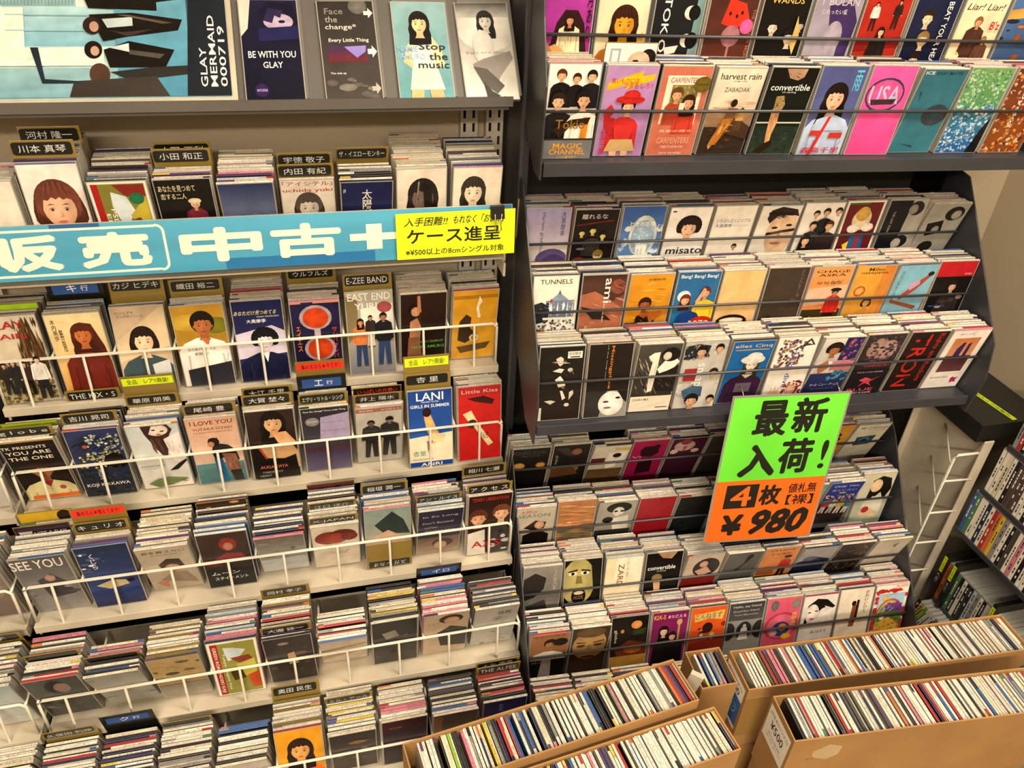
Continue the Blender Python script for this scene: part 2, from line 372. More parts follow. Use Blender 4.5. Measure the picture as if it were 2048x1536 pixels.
# ------------------------------------------------------------------ covers of the front CD of every stack: lean | stack depth mm | look | print
ROWS = {
 # rod y, rod z, floor drop, x of first column, pitch, case width, rotated bay, phrase, rear tint
 'R2': (-.085, 1.077, .080, -.797, .0923, .084, 0, 'on wire shelf behind blue banner', .17),
 'R3': (-.0512, .8391, .087, -.841, .0992, .088, 0, 'on first wire shelf below banner', .17),
 'R4': (-.1243, .6557, .087, -.841, .0992, .088, 0, 'on second wire shelf below banner', .17),
 'R5': (-.2393, .4882, .087, -.843, .0992, .088, 0, 'on third wire shelf below banner', .17),
 'R6': (-.3441, .3118, .087, -.845, .0987, .088, 0, 'on fourth wire shelf below banner', .17),
 'R7': (-.45, .1423, .087, -.845, .0988, .088, 0, 'on the lowest wire shelf', .17),
 'T1': (-.088, 1.369, .078, .077, .0897, .083, 1, 'in the top rack, upper row', .153),
 'T2': (-.147, 1.268, .078, .077, .0897, .083, 1, 'in the top rack, lower row', .153),
 'M1': (-.0841, 1.0165, .083, .073, .0882, .082, 1, 'in the middle rack, top tier', .154),
 'M2': (-.1689, .9227, .083, .070, .0880, .083, 1, 'in the middle rack, second tier', .154),
 'M3': (-.2537, .8289, .083, .065, .0880, .082, 1, 'in the middle rack, bottom tier', .154),
 'L1': (-.1407, .5376, .085, .057, .0852, .080, 1, 'in the lower rack, shaded first tier', .157),
 'L2': (-.2214, .4388, .085, .053, .0858, .081, 1, 'in the lower rack, second tier', .157),
 'L3': (-.3021, .34, .085, .052, .0866, .081, 1, 'in the lower rack, third tier', .158),
 'L4': (-.3828, .2412, .088, .051, .0855, .081, 1, 'in the lower rack, fourth tier', .167),
 'L5': (-.4635, .1424, .09, .049, .0860, .081, 1, 'in the lower rack, lowest tier', .16),
}
COV = {}
COV['R2'] = """
-6|60|pale plain cover|g e8e2d4
-4|95|brown-bobbed portrait|g f2e6de ecdcd2;r 0 0 1 .03 5a5f90;B .5 1.42 1.0 22242c;H .52 .8 .46 6d3b2c e4b494 b
-12|100|red-spined olive painting|g f2ead8;r .04 .04 .96 1.92 7c7a33;r .04 .04 .16 1.92 a81f20;p 8a2a22 .4 .06 .95 .06 .95 .3 .6 .3;p cfdbe0 .35 .2 .6 .3 .7 .6 .55 .85 .4 .8 .32 .5;p b8a83a .6 .7 .95 .3 .95 1.1 .7 1.0;p 7a3a22 .45 .85 .75 .75 .95 1.1 .7 1.2;e .78 .35 .13 .12 1f7046;V .2 1.1 .09 .9 f4f0e8 EKI KAJI;V .32 1.05 .08 1.0 f4f0e8 PSDR-5307
-12|40|black cover with small capped man|g 14120f;T .38 .18 .66 .13 d9c9a0 あなたを見つめて;T .3 .34 .46 .12 d9c9a0 恋する二人;F .66 .42 1.3 d8c0a0 d8a888 6a2430 1c1c22;e .66 .44 .12 .06 d8c8a8
-20|100|deep blue sky cover|g 2c3560 8f9cc0;n 3 12 0 .4 1 1.6 4a5a90 6d7cab 3a4678;T .6 .75 .55 .06 2a3050 Communication
-18|55|grey portrait with red lettering|g d8d0c4 c8c0b4;T .5 .08 .95 .11 b02a2a 「アイシテル」;T .5 .24 .95 .1 b02a2a uchida yuki;B .5 1.0 .95 5a544e;H .5 .6 .3 4a4038 c8beb2 b;r .42 1.15 .58 2 d8d2c8
-23|60|navy cover with vertical white title|g 1d2452 141a40;T .06 .2 .05 .12 ccd #4;S .5 .55 .2 .75 f0ece0 太陽が;e .5 1.15 .35 .22 d8401c;e .5 1.15 .28 .16 f0a030;T .5 1.15 .4 .14 b01c10 吼える
-8|118|cream cover with long dark hair|g ddd3c2 cdc2b0;B .5 1.2 1.0 1a1614;H .52 .58 .36 241d1a 6a5a50 l;p 1a1614 .52 .3 .7 .35 .72 .95 .55 .8;p 8a8078 .42 .25 .46 .25 .38 .8;p 1a1614 .1 1.3 .4 1.1 .7 1.1 .95 1.4 1 2 0 2
-9|105|cream cover with tilted head|g e6dcc8;B .52 1.0 .9 cbb893;H .42 .5 .3 3a332c e6d6ba l;p d8c8a4 .5 .95 .9 .9 .95 1.5 .5 1.4;t .5 1.45 .9 .1 554 naomi amamoto
"""
COV['R3'] = """
2|85|outdoor band photo with red title|g d6cbb8 b0a080;w 1 60 .55 .0 1 .9 .02 .5 3a2814 5a4020 7a5a30 4a3018;w 2 30 0 .9 .35 1.3 .1 .35 4a3a1c 6a5228 33260f;m 3 90 0 1.35 1 1.95 .05 5a4a1e 3c3012 7a6a34 2a220e 8a7a40;T .4 .17 .75 .17 b02028 GLAY;T .45 .42 .65 .12 b02028 RAIN;F .18 1.0 .75 111 c98 2a2420 222;F .36 .95 .8 111 c98 222 222;F .56 .98 .8 111 c98 322 111;F .82 .88 1.0 111 dba e2ded6 222
-2|55|golden sunset woman|g e9d7a6 d99a3a;n 5 10 0 .9 1 1.5 e6b45a dca244 e9c680;S .12 .35 .09 .5 5a4a2a 木内美歩;S .22 .6 .07 .55 5a4a2a 無限;p 4a1c14 .45 .5 .6 .2 .8 .25 .95 .8 1 1.3 .8 1.3;H .6 .48 .25 5a2414 c8703a l;B .58 .9 .85 6a241a;t .2 1.88 .1 .04 433 CD
8|25|beige portrait with black bowl hair|g b9a288 cdb390;p d8bf98 0 .75 .9 .05 1 .05 1 .9 0 1.2;T .25 .12 .36 .06 554 カジヒデキ;t .34 .2 .5 .06 554 恋人が待っている;B .52 1.08 1.0 3f5258;p dfe0e0 .6 1.3 .95 1.2 .95 2 .65 2;H .52 .74 .29 20140f eec9a4 b
-1|35|smiling man in white shirt|g b98a2c 8a6a1c;e .3 .4 .4 .2 c9a43a;e .8 .5 .3 .2 77741c;B .52 .78 1.05 f2ece4;H .56 .44 .28 1c120c b56a3c;p b56a3c .48 .78 .66 .78 .6 1.0;t .45 1.05 .55 .06 554 あの夏が聞こえる;T .45 1.16 .3 .07 222 織田裕二;p 2a2a33 .1 1.55 1 1.4 1 2 .1 2
0|100|navy cover with pale night portrait|g 161a4a 2a2e58;i .45 .28 .85 .1 d9cf8a あなただけ見つめてる;t .7 .38 .45 .04 ccc MAKI OHGURO;T .45 .48 .4 .09 e8e8f0 大黒摩季;p c8bfd4 0 .78 .75 .6 1 .75 1 1.3 0 1.4;H .58 .95 .26 101018 e6dbe2 c;B .55 1.25 1.1 141838;p e6e0ea .5 1.25 .64 1.25 .58 1.5
-10|75|orange mirrored sunglasses art|g 221c44 1a1638;r 0 0 1 .04 e87;n 2 14 0 0 1 2 241e4c 1b1740;e .5 .42 .34 .34 b9aab8;e .5 .43 .27 .28 d8481a;e .55 1.3 .34 .36 b9aab8;e .55 1.3 .27 .3 d8481a;r .45 .72 .58 .95 b9aab8;S .12 1.0 .1 .7 e88a2a ェイエス;S .88 1.15 .12 .9 c8502a サンバサンバ
7|8|street photo of three walkers|g b9b6a4 6a6a72;p 7a6a48 0 .1 .25 .2 .22 1.0 0 1.2;p cfd0c6 .3 .4 1 .3 1 .9 .3 .95;T .5 .12 .92 .17 f6f2ea EAST END;T .42 .34 .48 .15 f6f2ea YURI;e .82 .38 .16 .13 a04a4e;F .28 .62 1.15 1a1008 c98a68 d07840 26365c l;F .5 .55 .75 1a1008 b98868 2a2020 c8c0b4;F .78 .5 1.25 141014 9a6a4c 16161c 26365c
-9|95|dark brown cover with arm-raised woman|g 2c1a14 1a100c;r .38 0 .44 2 3a2218;e .28 .42 .13 .17 1c100c;e .32 .48 .1 .13 c8926a;p b97a58 .36 .05 .42 .05 .45 .5 .36 .5;p b8805c .2 .75 .36 .65 .44 .9 .42 1.3 .18 1.3;p 8a5a40 .16 1.2 .4 1.2 .5 2 .12 2;t .65 1.35 .6 .06 6aa04a CAN YOU CELEBRATE?;T .6 1.5 .75 .08 5ab04a NAMIE AMURO
-10|90|ochre cover with seated silhouette|g cf9420 d9a02c;r 0 .12 1 .22 a8741a;p efe4cc .58 .15 .65 .3 .58 .45 .63 .75 .57 .78 .52 .5 .55 .35;p 3a2a1a .15 .85 .3 .65 .42 .75 .4 1.05 .6 1.3 .3 1.5 .12 1.4;e .5 1.35 .11 .11 e8d8a8;e .5 1.35 .07 .07 b87a1a;p 5a4420 .1 1.6 .9 1.5 .8 1.7 .2 1.8
"""
COV['R4'] = """
-14|60|black cover with smiling child|g 171310 241a16;r 0 0 1 .03 c98a2a;H .52 .98 .28 2a1812 b07048;T .42 .18 .82 .09 efe6d2 TK PRESENTS;T .46 .35 .82 .11 efe6d2 YOU ARE;T .46 .53 .82 .11 efe6d2 THE ONE;B .52 1.32 1.0 d9cf98;p a02a22 .4 1.32 .64 1.32 .53 1.55;e .75 1.6 .06 .07 b04a3a;r .1 1.82 1 1.95 d8641c
-7|70|dark floral hat scene|g 2c3460 23262c;w 4 30 .0 .3 .7 .6 .3 -.2 161616 22262c 2c3038;m 5 90 .35 .15 1 1.0 .045 c9cfc4 e6e8dc 34404a 1b2024 8a9a94 14181c;m 6 60 .1 .65 .9 1.1 .04 d8c850 e6e2c4 3a4030 20241e 7a7440;p 14100e .55 .95 .62 .75 .8 .68 .95 .8 1 1.0 .9 1.15 .6 1.12;m 7 50 0 1.1 1 1.95 .06 22282a 2c3436 181c1e 343c40;e .3 .45 .05 .05 b04a34;S .42 1.3 .1 .3 e8e4dc エロス;T .5 1.62 .85 .12 eee8dc KOJI KIKKAWA
-10|85|pale cover with floating girl and leaf|g c9d3d6 dcd6d0;p 3a2420 .28 .0 .8 .0 .88 .15 .8 .3 .72 .6 .66 .95 .55 .92 .42 .55 .32 .25;w 8 26 .4 .3 .7 .5 .05 .35 5a3a30 2a1814 6a463a;e .58 .13 .22 .17 f2ded2;p 3a2420 .34 0 .5 0 .42 .2 .36 .3;e .52 .12 .045 .02 211;e .68 .17 .045 .02 211;e .6 .26 .05 .02 b05a54;p ece2de .66 .42 .85 .3 1 .22 1 1.3 .75 1.1;w 9 12 .7 .4 .95 .9 .03 .2 d6ccc8 f6f0ec c8beba;T .3 1.22 .5 .05 7a8a90 tomomi kahala;t .25 1.3 .4 .04 8a989c save your dream;p 1a1a1c .6 1.42 .85 1.18 1 1.08 1 1.15 .78 1.4;p 6a7a4a .1 1.8 .3 1.66 .55 1.62 .95 1.72 .6 1.88 .3 1.95;w 10 14 .2 1.7 .8 1.85 .2 -.02 7c8c58 55643a
-7|95|peach cover with back-turned coat|g d2a184 dcc4b2;T .5 .12 .85 .12 4a1a18 I LOVE YOU;T .5 .3 .8 .07 5a2a24 YUTAKA OZAKI;t .5 .4 .8 .04 5a2a24 COUPLING WITH: DANCE HALL;q 0 1.35 1 2 5a868a 3f6a72;e .46 .7 .12 .13 17100e;m 11 14 .38 .6 .54 .72 .03 17100e 2a1c18;e .4 .76 .07 .08 b8805c;p 20181a .42 .84 .58 .76 .74 .82 .88 1.0 .92 1.3 .85 1.35 .6 1.2 .42 1.25 .38 1.0;w 12 14 .45 .85 .85 1.1 .05 .2 3a2c2c 120e10;p 8a5a48 .58 1.05 .86 1.1 .93 1.62 .66 1.62;w 13 10 .62 1.1 .88 1.4 .03 .25 a06e58 6e4436;p 1f5f94 .4 1.2 .57 1.2 .62 1.95 .44 1.95;w 14 8 .42 1.3 .58 1.7 .02 .2 2c74ac 174a78;p 2a2420 .68 1.6 .9 1.6 .94 1.95 .74 1.95;t .88 1.85 .1 .06 2a2a2a CD
-4|85|dark-haired woman in black camisole|g 30201a 1a100c;p d9a878 .15 1.0 .75 .75 1 1.2 1 1.7 .8 1.9 .1 1.6;H .55 .34 .3 140c0a dbab7c l;p d6a273 .5 .62 .8 .6 1 .95 .75 1.05 .6 .9;p 15110f .05 1.05 .16 1.0 .3 1.35 .7 1.4 .95 1.3 1 2 .05 2;p a83a2c .16 1.02 .2 1.0 .34 1.36 .3 1.38;T .45 1.62 .6 .09 d86a58 AUGA YAYA;T .4 1.78 .45 .06 998 TOMORROW;T .25 1.88 .25 .06 998 HEART
-8|80|charcoal cover with lilac note|g 2a282e 4a4458;T .5 .09 .9 .06 e8e4e0 Face the change* Every Little Thing;e .22 .4 .15 .13 8a8886;T .22 .4 .22 .05 ccc BIG JUMP;p 9c92b4 .4 .28 1 .18 1 .95 .35 1.0;t .66 .45 .5 .04 556 The song is called;t .66 .7 .5 .04 556 little thing;r 0 1.2 1 1.35 4a2c3a;q 0 1.35 1 2 3c3450 5a5470
-14|105|grey cover with two men in black|g c9c2b8 a8a49e;r 0 .05 1 .18 a46a5a;T .22 .12 .3 .06 e8e0d8 陽水×民生;T .75 .12 .4 .05 e8e0d8 ありがとう;F .32 .45 1.35 1a1a1a 6a5a50 2a2a2c 1e1e20;F .73 .35 1.4 1a1a1a 8a786a 242426 1c1c1e;r .66 .4 .8 .45 111
9|10|blue cover with beach girl|g 1b3f8c 2a5cb0;T .5 .15 .62 .2 f6f4ee LANI;t .5 .28 .4 .05 dde Hawaiian Garden;T .5 .39 .9 .08 f2efe8 GIRLS IN SUMMER;p e8dcc0 0 1.2 1 1.1 1 2 0 2;p d0a070 .35 .65 .5 .6 .62 .95 .75 1.25 .55 1.4 .4 1.0;e .42 .55 .1 .12 2a140c;p e6d24a .4 .75 .55 .78 .5 .9;p d8c89a .5 1.1 .85 1.15 .8 1.4 .45 1.3;p 8a6a50 .4 1.3 .55 1.3 .42 1.6;T .22 1.62 .3 .13 2a8a72 杏里;t .3 1.78 .5 .04 554 GIRLS IN SUMMER;r 0 1.85 1 2 1b3f8c;T .5 1.92 .5 .08 f2efe8 ANRI
7|60|red cover with diagonal label|g c22420 b81e1c;r 0 .02 1 .22 a8282a;T .5 .13 .85 .09 e8a898 Little Kiss;p 3a1a18 .2 .3 .6 .26 .85 .38 .8 .5 .4 .4;p e6d6a8 .1 .7 .3 .62 .45 .95 .3 1.02;e .32 .98 .12 .12 3a3020;p e8d8a8 .35 1.05 .45 .98 .82 1.55 .7 1.62;T .58 1.32 .24 .16 2a2018 THE ALFEE
"""
COV['R5'] = """
-11|95|smoky cover with large pale title|g 55524e 8a8888;T .45 .22 .95 .3 e8e4de SEE YOU;p 3a3a40 .3 .8 .6 .6 .8 .9 .9 1.4 .4 1.5;e .55 .75 .1 .12 b08878;n 4 8 0 .9 1 2 6a686a 4a484c 8c8a8c
-6|40|navy dusk cover with drifting figure|g 1f2c44 3c4a86;n 8 18 .05 .15 .5 .8 4a5a74 dfe4ea 2a3850;S .28 .45 .1 .5 e6e6ea くじら;p c9b98a .15 1.25 .5 1.1 .75 1.15 .8 1.3 .4 1.4;e .85 1.18 .07 .06 2a1810;q 0 1.45 1 2 2a3a70 18204a
-19|100|oatmeal cover with rounded hair|g bdb19c a89c8a;T .5 .16 .85 .12 4a4038 君を離さない;t .5 .3 .5 .05 5a5048 KATSUMI;p 33211a .3 .75 .5 .5 .75 .55 .8 .9 .65 1.1 .35 1.0;e .55 .95 .16 .18 c09a80;p 8a7a68 .2 1.5 .5 1.15 .8 1.2 .95 1.8;p b0704a .1 1.6 .35 1.5 .3 1.9
-10|100|dark cover with red-haired dancer|g 3a2822 241c1a;e .58 .4 .18 .24 8a2a22;e .58 .48 .1 .14 b07a60;p 7a2a2c .2 .95 .5 .7 .8 .75 .95 1.0 .5 1.1;p 5a1c22 0 .9 .3 1.0 .4 1.2 .05 1.15;r 0 1.3 1 2 17181a;T .4 1.45 .6 .12 e8e0d0 ムーン;T .5 1.65 .7 .12 e8e0d0 ステイトメント
-24|80|grey misty plains cover|g 6a6258 a8b0b4;n 9 14 0 0 1 1.2 7a7268 5a544c 98887a;q 0 1.2 1 2 b4bcc0 c8ccd0
-19|115|cream cover with maroon bloom|g ddd3c4 d2c8b8;e .35 .55 .3 .3 8a2a24;e .65 .45 .3 .25 6a1c1c;e .5 .6 .25 .25 a23a30;e .8 .55 .18 .2 7a2420;p c9b9a4 .2 1.3 .8 1.2 .7 1.4
-5|85|teal seascape cover|g 7f948e a8957c;p 23302e .2 .5 .6 .1 .85 .4 1 .9 .4 .8;p b89a80 0 1.0 .5 .7 1 1.1 1 1.4 0 1.4;q 0 1.4 1 2 8a7a5c 6a5a44
-17|85|dark blue cover with scattered lettering|g 1c1e3c 2a2440;T .5 .25 .8 .1 c9b98a In So Long;T .45 .52 .7 .1 b9b0a8 Don't Remind;T .3 .72 .3 .08 a8a098 u/w;T .5 .9 .7 .09 b9a07a dazzling blue;q 0 1.2 1 2 6a5048 a89078;e .6 1.5 .25 .2 4a2c20;e .55 1.6 .15 .18 d0a88a
-4|65|two tilted faces above striped shirts|g 2a1410 3a2a24;T .5 .12 .85 .11 b02a20 TEARS LIBERATION;H .24 .72 .26 5a2c1c d8a07c;H .78 .6 .26 6a3a20 e0b08c;p ddd5ca 0 1.2 .4 1.1 .45 2 0 2;p 3c3838 .45 1.05 .9 .98 1 1.2 1 2 .5 2;n 6 16 .5 1.15 .98 1.95 c8c0b8 2a2828;T .45 1.6 .7 .22 b8202a AXS
"""
COV['R6'] = """
-16|95|dark cover with blurred profile|g 3a3c38 4a4a46;e .5 .45 .2 .35 18181a;e .6 .5 .15 .25 8a7064;n 12 10 0 1 1 2 6a5c54 2a2c2c 8c8078
-22|62|pale marble-grey cover|g 8c8c84 b0b0a4;n 13 10 0 0 1 2 9c9c94 7c7c74 c4c4a8
-14|80|tan antique etching cover|g b09460 8c7448;n 14 14 0 .1 1 1.2 3a2c1c 6a5434 a88c58 4a3a24;q 0 1.3 1 2 7a7468 a8a090
-4|90|white-bordered red and olive painting|g efe6d6;r .05 .05 .95 1.95 8c8a3c;r .05 .05 .2 1.95 a02222;p cdd8dc .3 .2 .55 .25 .75 .35 .6 .6 .35 .7;p 8a3a26 .4 .6 .8 .55 .9 .8 .6 .85;p b8ae48 .5 .85 .9 .7 .9 1.4 .6 1.3;p 4a3c18 .35 1.1 .6 1.05 .65 1.4 .4 1.45;p c04a20 .7 1.3 .95 1.2 .95 1.8 .75 1.8;V .12 1.0 .09 1.7 f2e8d8 GREEN ROAD HIDEKI KAJI;V .28 1.1 .07 1.4 f2e8d8 Tokyo Singles Vol.
-11|100|charcoal cover with faint figures|g 2c2826 3a322e;e .4 .25 .12 .06 8a8078;n 15 12 .1 .5 .9 1.6 5a4438 6a5448 2a2220 8c6a50;p b08858 .45 .7 .6 .65 .65 1.2 .45 1.2
-26|70|sandy dune cover|g c8b49a d6cab6;p a08868 0 .7 1 .4 1 .6 0 .9;p b89c7a 0 1.3 1 .9 1 1.2 0 1.6
-12|90|black cover with crumpled wrap|g 2a2826 38342f;n 16 12 0 .3 1 1.6 4a4642 6a645c 1c1a18;p 8a8478 .2 .5 .5 .4 .6 .7 .3 .8
-14|95|sepia cover with dark coat|g b49c80 c4ae94;e .6 .25 .28 .2 3a2a20;e .62 .32 .18 .16 c09878;p 241c18 .3 .9 .6 .6 1 .8 1 1.7 .4 1.6;t .2 .4 .3 .08 6a5444 ひとり
-16|75|grey cover with brush characters|g a8a49c c2beb4;T .7 .3 .35 .2 4a4844 怪獣;T .55 .6 .25 .18 5a5854 子;n 17 8 0 1 1 2 b8b4ac 8a8680 cfccc4
"""
COV['R7'] = """
-18|100|white patterned cover|g d8d4cc c8c4bc
-18|100|cloudy blue-white cover|g cfd4da b8bcc4
-18|100|soft grey-white cover|g c9c6c0 bab6b0
-22|80|striped white cover|g d2ccc4 c0bab4
9|70|orange portrait with dark hair|g d9941a e0a030;B .5 1.05 1.05 d0642a;H .5 .6 .32 2a1810 e2a45a l;n 18 8 0 1.2 .4 2 e8b040 d88a24 e0702a
-11|100|dark cover with ornate frame|g 2a2020 33261e;n 19 10 .1 .1 .9 1.6 5a4434 3c2c24 7a6450;e .6 .5 .2 .1 8a6a40
-6|85|maroon velvet cover|g 3c1014 18141c;r 0 .6 1 .68 1a2a3a;t .3 .3 .3 .1 8a5a50 vow
-10|85|brown and black cover|g 5a3a1c 14100e;r 0 .05 .2 .8 8a5a20
-5|70|violet-blue cover with faint script|g 2c2a5c 3a3468;t .4 .3 .1 .3 8a88b0 君;n 20 8 0 .3 1 1.6 38366c 242250
"""
COV['T1'] = """
-6|75|magenta cover with curly-haired dancer|g a83a9a 8a1f78;p 2c1614 .3 .75 .45 .5 .7 .5 .85 .75 .95 1.35 .8 1.4 .3 1.4 .2 1.2;F .56 .58 1.45 2a1410 c98a6c e0cfa8 c98a6c l;p c8905c 0 1.3 .3 1.15 .5 1.3 .2 1.5;p b98050 .05 1.0 .25 1.3 .1 1.5;S .92 .6 .11 .9 1a1014 月あり
-6|75|cream portrait of long-haired man|g ead8b6 e2ceaa;B .52 1.15 1.1 b4682a;H .54 .72 .32 3a1c10 d99a2c l;p dba040 .85 .95 .95 .9 .98 1.2 .85 1.2
-6|70|black cover with pale profiles|g 1b1c20 15181a;V .25 .75 .15 1.1 f4f0e8 TOKIO;p 6a8a8a .85 0 1 0 1 2 .8 2;e .75 .5 .14 .14 e8e0d4;e .82 .5 .12 .15 101012;e .75 1.05 .13 .14 e8e0d4;e .85 1.05 .13 .17 101012;e .7 1.55 .13 .14 d8d0c4;p e8e0d4 .3 1.2 .6 1.15 .55 1.3 .35 1.35
-6|70|brown cover with red watermelon bowl|g 45241e 5a2c20;p d8321f .3 .7 .4 .2 .75 .3 .9 .65 .6 .8;e .45 .5 .03 .04 311;e .6 .55 .03 .04 311;e .7 .48 .03 .04 311;e .55 .95 .2 .22 a87078;r .52 1.1 .57 1.9 a06a72;e .85 .75 .14 .15 e85a9c;V .95 1.0 .06 1.2 b06a50 THE YELLOW MONKEY
-6|70|black cover with three faces|g 0e0c0b 12100e;T .5 .22 .7 .12 d8b060 WANDS;H .3 .75 .15 111 d8c8b4;H .7 .95 .17 111 dccab4;H .88 .7 .1 111 b8a898;p c8a860 .78 .5 .9 .9 .85 1.3 .75 1.1
-6|70|lilac cover with shaded brow|g 8a8498 a49ca8;p 3a2858 .3 .3 .8 .2 1 .6 .95 1.6 .75 1.8 .7 .8 .4 .7;e .55 .95 .2 .35 a89cae;T .5 .22 .85 .15 b8b0bc T BOLAN;T .45 .42 .55 .1 c8c0c8 じれったい愛
-6|70|red cinema seats cover|g a8261a 8c1c14;F .25 .2 .6 1a1010 d0a080 e8d8d0 3a1010;F .75 .15 .6 1a1010 c09070 2a1a18 3a1010;p 7a140e 0 1.0 1 .9 1 1.1 0 1.2;F .5 .7 1.3 20140e dab090 1a1210 1a1210 l;t .55 1.55 .6 .05 e8d8c8 ふたりの夢
-6|70|navy cover with stacked band faces|g 161e40 101428;H .35 .5 .17 2a1a14 e2c4a4;H .4 .95 .17 8a6a3a e2c4a4;H .35 1.4 .17 2a1a14 dcb898;V .75 .9 .12 1.5 e8e4dc BEAT YOUR HEART;e .75 1.7 .2 .15 a81c1c
-6|70|cream cover with two leather-clad men|g e6d6b4 dcc8a2;i .5 .25 .85 .14 3a2418 Liar! Liar!;F .45 .45 1.5 8a5a30 c89870 4a2c20 3a2418;F .72 .85 1.1 8a6a3a c89870 5a3a2a 3a2418;T .85 .62 .22 .18 b02020 B'z;n 21 8 .1 1.4 .9 2 5a4028 c8a870
-6|70|blue chrome swirl cover|g 4a6a9c 2a3a5c;p c89a4a 0 .3 1 .15 1 .4 0 .5;n 22 16 0 .5 1 2 1a2440 6a90b8 a8c4d4 8a4a1c c86a20
"""
